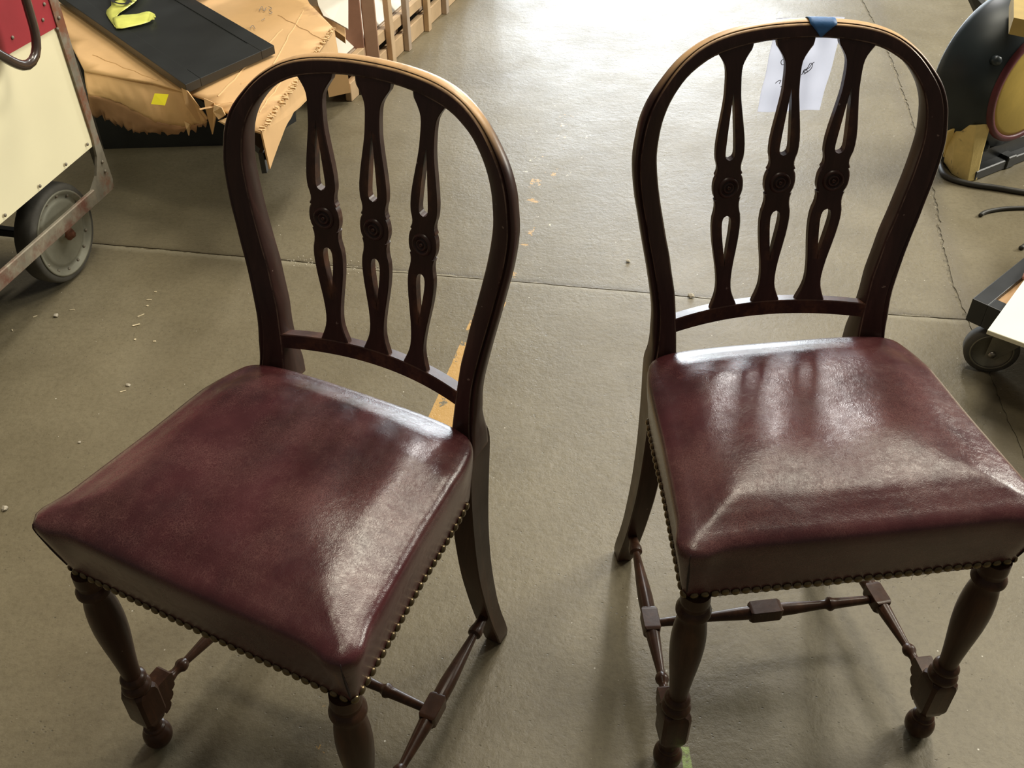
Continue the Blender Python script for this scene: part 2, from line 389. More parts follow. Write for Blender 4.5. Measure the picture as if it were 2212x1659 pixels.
for pl in (sA, sB, sC):
    me = prism('slab', [(p.x, p.y, -.02) for p in pl], (0, 0, .02))
    bm = bmesh.new(); bm.from_mesh(me)
    bmesh.ops.triangulate(bm, faces=[f for f in bm.faces if len(f.verts) > 4]); bm.to_mesh(me); bm.free()
    s = obj('slab', me, CONC, floor_o); s['kind'] = 'structure'
    b_ = bev(s, .006, 3, 60)

# ================================================================== CHAIR
INN = [(.134, .45), (.1345, .465), (.136, .502), (.138, .531), (.140, .553), (.142, .573), (.145, .589), (.148, .604), (.153, .631), (.159, .656), (.164, .679), (.169, .702), (.1735, .726), (.177, .751), (.1785, .771), (.177, .792), (.1735, .812), (.166, .832), (.156, .848), (.143, .8625), (.128, .873), (.11, .882), (.089, .8875), (.062, .892), (.037, .8945), (0, .8955)]
OUT = [(.174, .45), (.171, .47), (.1665, .489), (.164, .524), (.1645, .55), (.167, .570), (.173, .604), (.179, .633), (.185, .660), (.1905, .687), (.196, .713), (.200, .741), (.2015, .765), (.1995, .787), (.195, .812), (.187, .834), (.173, .855), (.155, .875), (.133, .891), (.113, .900), (.089, .906), (.062, .9095), (.03, .9115), (0, .912)]
# centre-line depth of the back, and how much it bows in plan
def solve_cubic(xs, ys):
    n = 4; A = [[x**3, x*x, x, 1, y] for x, y in zip(xs, ys)]
    for i in range(n):
        p = max(range(i, n), key=lambda r: abs(A[r][i])); A[i], A[p] = A[p], A[i]
        for r in range(n):
            if r != i:
                f = A[r][i]/A[i][i]; A[r] = [a-f*b for a, b in zip(A[r], A[i])]
    return [A[i][4]/A[i][i] for i in range(n)]
YC = solve_cubic((.40, .531, .711, .891), (.168, .211, .2375, .2665))
def y0(z): return ((YC[0]*z+YC[1])*z+YC[2])*z+YC[3]
def kb(z): return cr_interp(z, [.45, .55, .65, .75, .85, .92], [1.15, 1.30, 1.0, .75, .78, .8])
def yb(x, z): return y0(z)-kb(z)*x*x

def hoop_mesh():
    N = 70
    I = smooth_path(INN, N); O = smooth_path(OUT, N)
    I = I+[Vector((-p.x, p.y)) for p in reversed(I[:-1])]; O = O+[Vector((-p.x, p.y)) for p in reversed(O[:-1])]
    rings = []
    for i, o_ in zip(I, O):
        n = (o_-i); wd = n.length; n.normalize(); z = (i.y+o_.y)/2
        D = interp(z, [.45, .475, .51, .54, .80, .88, .93], [.052, .046, .033, .029, .027, .021, .019])
        e_ = interp(z, [.45, .80, .89], [1.25, 1.15, .38]); dd2 = interp(z, [.8, .89], [1, .8])
        sec = [(.0, .0025), (.0015, .0005), (.003, 0), (wd-.003, 0), (wd-.0012, .0003), (wd, .0018), (wd+.0006*e_, .0042), (wd+.0022*e_, .0042), (wd+.0036*e_, .0030), (wd+.0052*e_, .0036), (wd+.0068*e_, .0058), (wd+.0078*e_, .0095), (wd+.0078*e_, D-.008), (wd+.004*e_, D-.003), (wd-.002, D), (.003, D), (.0008, D-.001), (0, D-.003)]
        if z < .52:
            t = max(0, (z-.45)/.07); sec = [(a if a <= wd else wd+(a-wd)*(.25+.75*t), b) for a, b in sec]
        ring = []
        for a, d in sec:
            p = i+n*a; ring.append((p.x, yb(p.x, p.y)+d, p.y))
        rings.append(ring)
    me = rings_me('back_frame', rings); m_ = len(rings[0]); nq = (len(rings)-1)*m_
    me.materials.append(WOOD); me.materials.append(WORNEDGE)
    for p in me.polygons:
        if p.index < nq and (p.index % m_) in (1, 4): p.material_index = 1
    return me
# splat
SPX = [.0, .5, 1]
def splat_rows():
    # (zoomed picture row, full width, slot half width) measured on the middle splat
    rows = [(128, .050, 0), (150, .0485, 0), (165, .046, 0), (180, .0395, 0), (195, .0335, 0), (212, .0275, 0), (230, .0232, 0), (250, .0212, 0), (275, .0205, 0), (300, .0206, 0), (335, .0212, 0), (350, .0216, .0004), (375, .0230, .0010), (400, .0252, .0017), (440, .0290, .0027), (480, .0330, .0036), (520, .0368, .0045), (560, .0395, .0053), (590, .0400, .0058), (605, .0395, .0056), (614, .039, .0049), (620, .0385, .0037), (624, .0380, .0015), (626, .0375, 0), (640, .0350, 0), (655, .0332, 0), (668, .0335, 0), (676, .0350, 0), (682, .0372, 0), (688, .0385, 0), (690, .0345, 0), (696, .0362, 0), (706, .0395, 0), (722, .0418, 0), (740, .0425, 0), (758, .0418, 0), (774, .0395, 0), (784, .0362, 0), (790, .0345, 0), (792, .0378, 0), (800, .0362, 0), (812, .0345, 0), (830, .0345, 0), (845, .0360, 0), (864, .0392, 0), (866, .0395, .0015), (870, .0400, .0035), (878, .0405, .0048), (890, .0412, .0056), (905, .0415, .0058), (925, .0410, .0055), (950, .0396, .0048), (975, .0378, .0039), (1000, .0352, .0029), (1030, .0320, .0018), (1055, .0290, .0009), (1075, .0268, .0003), (1085, .0258, 0), (1120, .0228, 0), (1150, .0215, 0), (1175, .0222, 0), (1195, .0248, 0), (1212, .0285, 0), (1228, .0330, 0), (1240, .0368, 0), (1248, .0390, 0), (1256, .0405, 0), (1262, .0405, 0)]
    def zz(v):   # rows to height through (148,.891) (742,.711) (1262,.531)
        a, b, c = (148, .891), (742, .711), (1262, .5305)
        return a[1]*(v-b[0])*(v-c[0])/((a[0]-b[0])*(a[0]-c[0]))+b[1]*(v-a[0])*(v-c[0])/((b[0]-a[0])*(b[0]-c[0]))+c[1]*(v-a[0])*(v-b[0])/((c[0]-a[0])*(c[0]-b[0]))
    return [(zz(v), w_*.5, s) for v, w_, s in rows]
SROWS = splat_rows()
def splat_mesh(side):
    """side -1,0,1; built in chair coordinates"""
    bm = bmesh.new(); T = .0105
    def cx(z): return side*interp(z, [.53, .711, .885], [.0640, .0730, .0800])
    sheets = []
    rows = SROWS
    if side: rows = [(rows[0][0]+.004, rows[0][1], 0)]+rows
    for dy in (0.0, T):
        G_ = []
        for (z, hw, s) in rows:
            hw = hw if hw > s else s+.001
            r = []
            s = s*1.15
            for fx in (-1, -.92, -.84, 0): r.append(-s+(hw-s)*fx if fx < 0 else -s)
            r2 = [-x for x in reversed(r)]
            vs = []
            for k, x in enumerate(r+r2):
                X = cx(z)+x; inset = .0012 if (abs(abs(x)-hw) < 1e-6) else 0
                yy = yb(X, z)+.0015+(inset if dy == 0 else T-inset)
                vs.append(bm.verts.new((X, yy, z)))
            G_.append((vs, s))
        for (a, sa), (b, sb) in zip(G_, G_[1:]):
            for k in range(7):
                if k == 3 and (sa > 0 or sb > 0): continue
                f = bm.faces.new((a[k], a[k+1], b[k+1], b[k]) if dy == 0 else (a[k], b[k], b[k+1], a[k+1]))
        sheets.append(G_)
    A, B = sheets
    for j in range(len(A)-1):
        (a, sa), (a2, sb) = A[j], A[j+1]; (b, _), (b2, _) = B[j], B[j+1]
        for k in (0, 7): bm.faces.new((a[k], a2[k], b2[k], b[k]))
        if sa > 0 or sb > 0:
            for k in (3, 4): bm.faces.new((a[k], a2[k], b2[k], b[k]))
    for j in (0, len(A)-1):
        a, b = A[j][0], B[j][0]
        for k in range(7): bm.faces.new((a[k], a[k+1], b[k+1], b[k]))
    bmesh.ops.remove_doubles(bm, verts=bm.verts, dist=1e-5)
    bmesh.ops.dissolve_degenerate(bm, edges=bm.edges, dist=1e-6)
    bmesh.ops.recalc_face_normals(bm, faces=bm.faces)
    me = bpy.data.meshes.new('splat'); bm.to_mesh(me); bm.free(); return me
def rail_mesh():
    rings = []
    for i in range(41):
        x = -.142+.284*i/40; z1 = .5355-.0005; z0 = .5135; y = yb(x, .535); y_ = yb(x, .514)+.002
        D = .0205
        rings.append([(x, y_, z0), (x, y, z1-.0012), (x, y+.0012, z1), (x, y+D-.001, z1-.0045), (x, y+D, z1-.0055), (x, y_+D, z0)])
    me = rings_me('back_rail', rings); return me
# seat outline (nail line)
def seat_half():
    # right half going from middle of front to middle of back
    P = [(0, -.1865), (.08, -.1862), (.15, -.1855), (.19, -.1855), (.2020, -.1855), (.2085, -.1840), (.2105, -.1790), (.2100, -.170), (.2085, -.155), (.2050, -.120), (.1985, -.06), (.1935, -.01), (.1895, .045), (.1850, .095), (.1810, .128), (.176, .146), (.166, .156), (.148, .163), (.12, .168), (.07, .171), (0, .172)]
    return P
def seat_mesh():
    P = seat_half(); R = smooth_path(P, 130)
    L = [Vector((-p.x, p.y)) for p in reversed(R[1:-1])]
    O = R+L; n = len(O)
    N = []
    for i in range(n):
        d = (O[(i+1) % n]-O[i-1]).normalized(); N.append(Vector((d.y, -d.x)))
    C0 = Vector((0, -.01))
    def topz(x, y):   # height of the padded top plane
        ty = (y+.19)/.36; bk = max(0, y-.074)/.096; return .5050+.0050*ty-.0165*min(bk, 1.1)**1.15
    rings = []
    prof = [(0, .388, .004, 0), (.0, .398, 0, 0), (.0, .410, -.0015, 0), (0, .43, -.004, 0), (0, None, -.0080, -.042), (0, None, -.0105, -.024), (0, None, -.0110, -.0150), (0, None, -.0098, -.0090), (0, None, -.0066, -.0052), (0, None, .0000, -.0020), (0, None, .008, .0002), (0, None, .018, .0022)]
    for (_, z, inset, dz) in prof:
        ring = []
        for i, (p, nn) in enumerate(zip(O, N)):
            fr = 1.0
            corner = math.exp(-(((abs(p.x)-.2045)**2+(p.y+.178)**2)/(.022**2)))
            back = max(0, min(1, (p.y-.10)/.06))
            over = -inset*(1+.55*corner*(1 if inset < 0 else -.6))*(1-.5*back)
            q = p+nn*over if inset <= 0 else p+(C0-p)*(inset/.2)
            if inset < 0: q += Vector((math.copysign(.35, p.x), -1))*corner*min(1, -inset/.008)*.0035
            zz = z if z is not None else topz(p.x, p.y)+dz*(1.15-.25*corner)-.003*(1-back)
            # folded corner tuck
            ti = .0022*math.exp(-((p-Vector((math.copysign(.2015, p.x), -.1835))).length/.0022)**2)
            if inset <= 0 and z is None or (z and z > .40): q -= nn*ti
            ring.append((q.x, q.y, zz))
        rings.append(ring)
    # inner rings towards the centre: gentle dome with pulled corners
    last = rings[-1]
    for t in (.05, .09, .13, .19, .26, .34, .43, .53, .64, .76, .88, .97):
        ring = []
        for (x, y, z) in last:
            X = x+(C0.x-x)*t; Y = y+(C0.y-y)*t
            ux, uy = min(1, abs(X)/.207), min(1, abs(Y+.008)/.182); dome = .0150*(1-ux**2.6)*(1-uy**2.6)
            # hollows and ridges from the stuffing
            ax, ay = abs(X), Y; q_ = Vector((.205, -.185))-Vector((.075, -.065)); tt = max(0, min(1, ((ax-.075)*q_.x+(ay+.065)*q_.y)/q_.length_squared))
            ds = math.hypot(ax-.075-q_.x*tt, ay+.065-q_.y*tt); rg = .0034*math.exp(-(ds/.040)**2)*(1-.2*tt)
            q2 = Vector((.17, .15))-Vector((.07, .06)); t2 = max(0, min(1, ((ax-.07)*q2.x+(ay-.06)*q2.y)/q2.length_squared))
            rg += .0010*math.exp(-(math.hypot(ax-.07-q2.x*t2, ay-.06-q2.y*t2)/.036)**2)*(1-.4*t2)
            hol = -.0030*math.exp(-((X/.075)**2+((Y-.03)/.085)**2))+rg
            wob = .0030*mnoise.noise(Vector((X*11, Y*11, 5)))*min(1, t*5)
            ring.append((X, Y, topz(X, Y)+.0012+dome*min(1, t*6)+hol*min(1, t*4)+wob))
        rings.append(ring)
    fold = []
    k0 = min(range(n), key=lambda i: (O[i]-Vector((.2095, -.1845))).length)
    for r in rings[2:8]: fold.append(r[k0])
    return rings_me('seat', rings), fold
def arc_points(P, spacing, start, stop):
    s = [0]
    for a, b in zip(P, P[1:]): s.append(s[-1]+(b-a).length)
    out = []; L = start
    while L <= min(stop, s[-1]):
        i = min(len(s)-2, bisect_right(s, L)-1); t = (L-s[i])/(s[i+1]-s[i]); p = P[i]+(P[i+1]-P[i])*t; d = (P[i+1]-P[i]).normalized()
        out.append((p, Vector((d.y, -d.x)))); L += spacing
    return out
FLX, FLY = .1925, -.1775
LEGPROF = [(.396, .0180), (.382, .0186), (.3785, .0186), (.3755, .0175), (.371, .0175), (.3685, .0195), (.364, .0222), (.359, .0222), (.3555, .0200), (.3535, .0178), (.349, .0175), (.344, .0184), (.335, .0200), (.32, .0216), (.302, .0224), (.285, .0222), (.265, .0210), (.245, .0190), (.225, .0168), (.205, .0148), (.19, .0135), (.178, .0128), (.1735, .0128), (.1715, .0155), (.1685, .0176), (.165, .0182), (.1615, .0176), (.1590, .0158), (.1575, .0152), (.1560, .0160), (.1535, .0184), (.1495, .0204), (.1455, .0204), (.1425, .0190), (.1405, .0180), (.136, .0180)]
def leg_front_mesh():
    bm = bmesh.new()
    me = lathe('leg', LEGPROF, 32); bm.from_mesh(me)
    foot = [(.068, .0115), (.050, .0115), (.046, .0125), (.0435, .0155), (.041, .0160), (.038, .0150), (.0365, .0160), (.033, .0188), (.028, .0205), (.021, .0212), (.014, .0205), (.008, .0180), (.003, .0140), (.0, .0110)]
    m2 = lathe('f', foot, 28); bm.from_mesh(m2)
    # square block with clipped top corners and cusped underside
    hb = .0198
    levels = [(.0555, .0105), (.060, .0140), (.066, .0170), (.071, .0180), (.075, .0192), (.080, hb), (.130, hb), (.1375, .0188), (.1405, .0165)]
    rings = []
    for z, h in levels:
        c = .0045 if .078 < z < .131 else min(h*.45, .0045+(hb-h)*.9)
        rings.append([(sx*(h-(c if k == 0 else 0)) if True else 0, 0, z) for sx in (1,) for k in (0,)] and
                     [(h, -(h-c), z), (h, (h-c), z), ((h-c), h, z), (-(h-c), h, z), (-h, (h-c), z), (-h, -(h-c), z), (-(h-c), -h, z), ((h-c), -h, z)])
    m3 = rings_me('b', rings, smooth=False); bm.from_mesh(m3)
    # scalloped bracket behind the block (start of the side stretcher)
    prof = [(.018, .1215), (.046, .1215), (.0495, .1185), (.0495, .1060), (.0470, .1025), (.0478, .0975), (.0470, .0925), (.0425, .0890), (.0395, .0885), (.0405, .0835), (.0392, .0780), (.0355, .0740), (.0310, .0725), (.0315, .0675), (.0295, .0620), (.0255, .0585), (.018, .0565)]
    m4 = prism('br', [(-.0125, y, z) for y, z in prof], (.025, 0, 0)); bm.from_mesh(m4)
    me = bpy.data.meshes.new('leg'); bm.to_mesh(me); bm.free()
    return me
def leg_rear_mesh(sx):
    zs = [.0, .012, .034, .066, .11, .15, .2, .25, .3, .35, .40, .43, .455, .47]
    f = [.199, .1955, .190, .1815, .172, .165, .158, .1545, .153, .1525, .1535, .1545, .157, .163]
    b = [.2285, .2265, .222, .214, .2055, .201, .1975, .197, .199, .2035, .209, .211, .2115, .209]
    xo = [.1880, .1878, .187, .185, .1825, .1805, .178, .176, .1745, .1735, .173, .1735, .1735, .172]
    rings = []
    for i in range(48):
        z = .47*i/47; y1 = cr_interp(z, zs, f); y2 = cr_interp(z, zs, b); x2 = cr_interp(z, zs, xo); x1 = x2-interp(z, [0, .2, .45], [.028, .032, .037]); c = .0018
        if z < .004: y1 += .002; y2 -= .002; x1 += .001; x2 -= .001
        r = [(x1+c, y1), (x2-c, y1), (x2, y1+c), (x2, y2-c), (x2-c, y2), (x1+c, y2), (x1, y2-c), (x1, y1+c)]
        rings.append([(sx*x, y, z) for x, y in r])
    return rings_me('leg', rings, smooth=False)
def turned(L, prof_fn, seg=20):
    pass
def stretcher_mesh(a, b, prof, blocks, seg=20):
    """turned rod along a->b; prof [(t, r)], blocks [(t0, t1, halfwidth, halfheight)] chamfered"""
    a, b = Vector(a), Vector(b); d = (b-a); L = d.length; d.normalize(); side = d.cross(Vector((0, 0, 1))).normalized(); upv = side.cross(d)
    bm = bmesh.new(); rings = []
    for t, r in prof: rings.append([a+d*(t*L)+side*r*math.cos(2*math.pi*k/seg)+upv*r*math.sin(2*math.pi*k/seg) for k in range(seg)])
    bm.from_mesh(rings_me('s', rings))
    for t0, t1, hw, hh in blocks:
        c = .0028; e = .006
        rr = []
        for t, s in ((t0, .80), (t0+e/L*.6, .97), (t0+e/L, 1), (t1-e/L, 1), (t1-e/L*.6, .97), (t1, .80)):
            W, H2 = hw*s, hh
            if s < .9: H2 = hh*.9
            rr.append([a+d*(t*L)+side*x+upv*z for x, z in ((W, -(H2-c)), (W, H2-c*.3), (W-c*.3, H2), (-(W-c*.3), H2), (-W, H2-c*.3), (-W, -(H2-c)), (-(W-c), -H2), (W-c, -H2))])
        bm.from_mesh(rings_me('k', rr, smooth=False))
    me = bpy.data.meshes.new('stretcher'); bm.to_mesh(me); bm.free(); return me
ROSE = [(-.0020, .0001), (-.0034, .0010), (-.0036, .0016), (-.0028, .0025), (-.0006, .0031), (-.0004, .0044), (-.0024, .0052), (-.0030, .0064), (-.0024, .0075), (-.0004, .0083), (-.0003, .0098), (-.0026, .0106), (-.0034, .0122), (-.0027, .0136), (-.0004, .0148), (.0005, .0152), (.002, .0150)]
NAIL = None
def make_chair(loc, rz, label):
    t = thing('dining_chair', label, 'chair', (loc[0], loc[1], 0), rz, 'matching dining chairs')
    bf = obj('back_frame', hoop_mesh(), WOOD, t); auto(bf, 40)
    rl = obj('back_rail', rail_mesh(), WOOD, t); auto(rl, 30)
    for s in (-1, 0, 1):
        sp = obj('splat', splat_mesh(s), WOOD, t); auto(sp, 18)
        z = .711; x = s*.073; e = .004
        nx = (yb(x+e, z)-yb(x-e, z))/(2*e); nz = (yb(x, z+e)-yb(x, z-e))/(2*e)
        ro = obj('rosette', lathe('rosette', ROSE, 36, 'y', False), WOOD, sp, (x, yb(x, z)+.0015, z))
        ro.rotation_euler = (math.atan(-nz)*-1*-1, 0, math.atan(nx))
    sme, fold = seat_mesh(); st = obj('seat', sme, LEATHER, t)
    R = smooth_path(seat_half(), 400)
    nails = [q for q in arc_points(R, .0128, .0064, .60) if q[0].y < .132]
    nm = bpy.data.meshes.get('nailhead') or lathe('nailhead', [(0, .0058), (.0014, .0057), (.0026, .0050), (.0036, .0038), (.0042, .0022), (.0044, .0004)], 14, 'z')
    for sx in (1, -1):
        for p, n in nails:
            o = obj('nailhead', nm, BRASS, st, (sx*(p.x+n.x*.0002), p.y+n.y*.0002, .4005+random.uniform(-.0006, .0006)))
            v = Vector((sx*n.x, n.y, -.02)); o.rotation_euler = v.to_track_quat('Z', 'Y').to_euler()
    for sx in (1, -1):   # dark strip as painted shade in the leather tuck at each front corner
        pts = [(sx*(a+.0002), b-.0002, c) for a, b, c in fold]
        obj('corner_fold_shade', tube('corner_fold_shade', smooth_path(pts, 14), [.0004+.0010*math.sin(math.pi*min(1, i/13+.15)) for i in range(14)], 6), DARKSEAM, st)
    lf = leg_front_mesh()
    for sx in (-1, 1):
        l = obj('leg', lf.copy() if sx > 0 else lf, WOODT, t, (sx*FLX, FLY, 0)); auto(l, 32)
    for sx in (-1, 1):
        l = obj('leg', leg_rear_mesh(sx), WOODT, t); auto(l, 30)
    # side stretchers with square middle blocks, and the cross stretcher between them
    SP = [(0, .0085), (.015, .0090), (.035, .0075), (.05, .0062), (.07, .0068), (.085, .0098), (.10, .0102), (.115, .0085), (.125, .0062), (.14, .0062), (.20, .0076), (.28, .0094), (.36, .0112), (.42, .0120), (.5, .0118), (.58, .0120), (.64, .0110), (.72, .0092), (.80, .0075), (.865, .0062), (.875, .0064), (.885, .0105), (.90, .0112), (.92, .0105), (.94, .0088), (1, .0072)]
    for sx in (-1, 1):
        a = (sx*.1915, FLY+.045, .0990); b = (sx*.1705, .178, .0900)
        s = obj('stretcher', stretcher_mesh(a, b, SP, [(.355, .495, .0128, .0125)]), WOODT, t); auto(s, 32)
    CP = [(0, .0065), (.06, .0072), (.14, .0082), (.17, .0088), (.185, .0112), (.195, .0112), (.205, .0085), (.215, .0070), (.24, .0072), (.30, .0084), (.38, .0102), (.44, .0108), (.56, .0108), (.62, .0102), (.70, .0084), (.76, .0072), (.785, .0070), (.795, .0085), (.805, .0112), (.815, .0112), (.83, .0088), (.86, .0082), (.94, .0072), (1, .0065)]
    s = obj('stretcher', stretcher_mesh((-.170, -.001, .0925), (.170, -.001, .0925), CP, [(.425, .575, .0130, .0125)]), WOODT, t); auto(s, 32)
    return t
chairA = make_chair((-.28048, .86387), -.4696, 'dark wooden splat-back chair with burgundy leather seat and no note, at left')
chairB = make_chair((.39185, .95135), .11839, 'dark wooden splat-back chair with blue tape and white paper on its crest')
# a few strands of stuffing hair under chair B's front edge (part of that chair)
hv, hf = [], []
for i in range(11):
    x = random.choice([.05, .06, .085, .1, .11, -.02, .03])+random.uniform(-.008, .008); a = random.uniform(-.6, .6); L = random.uniform(.010, .026)
    b0 = len(hv); w_ = .00022
    for k in range(4):
        t_ = k/3; p = Vector((x+math.sin(a)*L*t_, -.184+.004*t_, .396-L*t_*math.cos(a)+.004*t_*t_))
        hv += [p+Vector((-w_, 0, 0)), p+Vector((w_, 0, 0)), p+Vector((0, w_*1.5, 0))]
    for k in range(3):
        for j in range(3): q = (j+1) % 3; hf.append((b0+k*3+j, b0+k*3+q, b0+k*3+3+q, b0+k*3+3+j))
so = obj('loose_stuffing', mesh('loose_stuffing', hv, hf), HAIR, chairB); so['kind'] = 'stuff'

# note and tape on chair B --------------------------------------------------------
def to_world(ch, p): 
    M_ = Matrix.Translation(ch.location) @ Euler(ch.rotation_euler).to_matrix().to_4x4(); return M_ @ Vector(p)
def chair_plane_pt(u, v, ylocal):
    c = Vector((.39185, .95135, 0)); n = Vector((-math.sin(.11839), math.cos(.11839), 0)); return at_plane(u, v, c+n*ylocal, n)
note = thing('paper_note', 'white paper note hanging behind the crest of the taped chair', 'note', tuple(chair_plane_pt(1700, 140, .30)))
def sheet(name, quad, nu, nv, th, mt, parent, wav=.0, seed=0, z_extra=None):
    a, b, c, d = [Vector(q) for q in quad]; N = (b-a).cross(d-a).normalized(); V, F = [], []
    for j in range(nv+1):
        for i in range(nu+1):
            u, v = i/nu, j/nv; p = (a*(1-u)+b*u)*(1-v)+(d*(1-u)+c*u)*v
            h = wav*mnoise.noise(Vector((u*3+seed, v*3, seed)))
            if z_extra: h += z_extra(u, v)
            V.append(p+N*h)
    n0 = len(V); V += [v-N*th for v in V]
    for j in range(nv):
        for i in range(nu):
            q = j*(nu+1)+i; F.append((q, q+1, q+nu+2, q+nu+1)); F.append((n0+q, n0+q+nu+1, n0+q+nu+2, n0+q+1))
    rim = [i for i in range(nu+1)]+[j*(nu+1)+nu for j in range(1, nv+1)]+[nv*(nu+1)+i for i in range(nu-1, -1, -1)]+[j*(nu+1) for j in range(nv-1, 0, -1)]
    for x, y in zip(rim, rim[1:]+rim[:1]): F.append((x, y, y+n0, x+n0))
    me = mesh(name, V, F, True)
    if parent: inv = Matrix.Translation(-parent.location); me.transform(Euler((0, 0, -parent.rotation_euler.z)).to_matrix().to_4x4() @ inv)
    fixn(me)
    o = obj(name, me, mt, parent); auto(o, 50); return o
PY = .292
qn = [chair_plane_pt(1678, 40, PY), chair_plane_pt(1825, 37, PY), chair_plane_pt(1770, 238, PY+.004), chair_plane_pt(1636, 241, PY+.006)]
sheet('paper', qn, 14, 18, .0004, PAPER, note, .006, 3)
# sketched pencil marks on the paper
def stroke(pts, r, parent, name='pencil_mark', mt=GREYINK):
    P = [chair_plane_pt(u, v, PY-.0018) for u, v in pts]; P = smooth_path(P, len(pts)*4)
    me = tube(name, [p-parent.location for p in P], r, 5); return obj(name, me, mt, parent)
for pts in ([(1692, 128), (1688, 131), (1687, 136), (1690, 140), (1694, 139)], [(1675, 180), (1681, 175), (1687, 174), (1683, 181)], [(1686, 188), (1690, 185)],
            [(1731, 162), (1738, 153), (1748, 146), (1754, 138), (1759, 134)], [(1738, 154), (1746, 144), (1750, 137), (1755, 138), (1753, 147), (1747, 153), (1741, 157), (1736, 156)], [(1733, 160), (1737, 151), (1742, 150), (1743, 156), (1736, 160)]):
    stroke(pts, .0005, note)
tape = thing('masking_tape', 'blue masking tape strip folded over the chair crest, holding the note', 'tape', tuple(chair_plane_pt(1765, 60, .26)))
def crest_pt(x, z, dn, dd):  # point on the crest section in chair coordinates
    return (x, yb(x, z)+dd, z+dn)
xa, xb, xt = .0145, .0495, .0300   # tape edges along the crest; tip
TV, TF = [], []
prof_t = [(.8962, -.0009, 0), (.9020, -.0009, .35), (.9080, -.0009, .72), (.9120, -.0008, 1), (.9140, .0022, 1), (.9152, .0045, 1), (.9160, .0080, 1), (.9155, .0120, 1), (.9135, .0165, 1), (.9100, .0200, .9), (.9000, .0210, .85)]
for z, dd, wd in prof_t:
    l = xt+(xa-xt)*max(wd, .03); r_ = xt+(xb-xt)*max(wd, .03)
    for k in range(7):
        x = l+(r_-l)*k/6; TV.append(Vector((x, yb(x, min(z, .912))+dd, z-(x*x)*.9+.001)))
nT = len(prof_t)
for j in range(nT-1):
    for k in range(6): q = j*7+k; TF.append((q, q+1, q+8, q+7))
me = mesh('masking_tape', [to_world(chairB, v)-tape.location for v in TV], TF, True)
to_ = obj('tape_strip', me, BLUET, tape); s_ = to_.modifiers.new('s', 'SOLIDIFY'); s_.thickness = .0005; s_.offset = 1

# ================================================================== LEFT CART
CU = Vector((-.083, -.37, 0)).normalized(); CN = Vector((.976, -.219, 0)).normalized(); CE = Vector((-1.003, 2.20, 0))
def cp(s, z, off_=0): return CE+CU*s+CN*off_+Vector((0, 0, z))
cart = thing('vendor_cart', 'cream and maroon painted metal cart on spoked-less disc wheels, at left edge', 'cart', tuple(CE))
cart['label'] = 'old cream and maroon metal-sided cart with a disc wheel and rusty rail'
def local(me, parent): me.transform(Euler((0, 0, -parent.rotation_euler.z)).to_matrix().to_4x4() @ Matrix.Translation(-parent.location)); return me
zb1 = lambda s: .572+.035*s   # maroon / cream border
obj('side_panel', local(prism('side_panel', [cp(0.002, .28), cp(1.15, .28), cp(1.15, zb1(1.15)), cp(.002, zb1(0))], CN*-.012), cart), CREAM, cart, label='cream lower panel')
obj('upper_panel', local(prism('upper_panel', [cp(0.002, zb1(0)-.004, .003), cp(1.15, zb1(1.15)-.004, .003), cp(1.15, .95, .003), cp(.002, .95, .003)], CN*-.012), cart), REDP, cart, label='maroon upper panel')
obj('body', local(frame_box('body', cp(.015, .30, -.012), CU*1.13, CN*-.55, (0, 0, .62), .004), cart), CREAM, cart)
o = obj('chassis', local(frame_box('chassis', cp(.02, .262, -.03), CU*1.1, CN*-.5, (0, 0, .03), .003), cart), BLACKP, cart)
# corner strip: angle iron that widens into a gusset and carries the rail
strip = [cp(-.016, .95, .006), cp(.010, .95, .006), cp(.012, .56, .006), cp(.006, .30, .006), cp(.012, .255, .006), cp(.035, .215, .006), cp(.075, .188, .006), cp(.075, .155, .006), cp(-.010, .155, .006), cp(-.022, .175, .006), cp(-.015, .30, .006), cp(-.018, .56, .006)]
o = obj('corner_strip', local(prism('corner_strip', strip, CN*-.006), cart), RUST, cart)
o = obj('corner_strip', local(prism('corner_strip', [cp(-.016, .95, .004), cp(-.014, .30, .004), cp(-.022, .175, .004), cp(-.020, .155, .004), cp(-.020, .155, -.03), cp(-.016, .30, -.03), cp(-.016, .95, -.03)], CU*.003), cart), RUST, cart)
o = obj('rail', local(frame_box('rail', cp(.062, .157, .010), CU*1.05+Vector((0, 0, .012)), CN*-.010, (0, 0, .037), .002), cart), RUST2, cart); 
rv = lathe('rivet', [(0, .0042), (.0015, .0040), (.0028, .0024), (.0032, .0003)], 10, 'z')
qv = CN.to_track_quat('Z', 'Y').to_euler()
for s, z in ((.03, .296), (.125, .292), (.23, .292), (.36, .292), (.50, .292), (.64, .292), (.012, .565), (.10, .560), (.23, .575), (.05, .598), (.03, .625), (.0, .585), (.0, .21), (.0, .235), (.16, .60), (.28, .605)):
    obj('rivet', rv, RUST, cart, cp(s, z, .0035 if s > .01 else .007)-CE, rot=qv)
def wheel(R, wd, name='wheel'):
    ty = lathe('tyre', [(-wd/2, R*.80), (-wd/2-.001, R*.86), (-wd/2, R*.95), (-wd*.35, R*.99), (0, R), (wd*.35, R*.99), (wd/2, R*.95), (wd/2+.001, R*.86), (wd/2, R*.80)], 48, 'x', False)
    dk = lathe('disc', [(-wd*.3, .01), (-wd*.3, R*.80), (wd*.40, R*.80), (wd*.44, R*.84), (wd*.56, R*.86), (wd*.56, R*.82), (wd*.40, R*.76), (wd*.34, R*.70), (wd*.42, R*.66), (wd*.46, R*.60), (wd*.36, R*.30), (wd*.42, R*.26), (wd*.42, R*.14), (wd*.7, R*.12), (wd*.74, R*.02)], 48, 'x')
    return ty, dk
ty, dk = wheel(.121, .05)
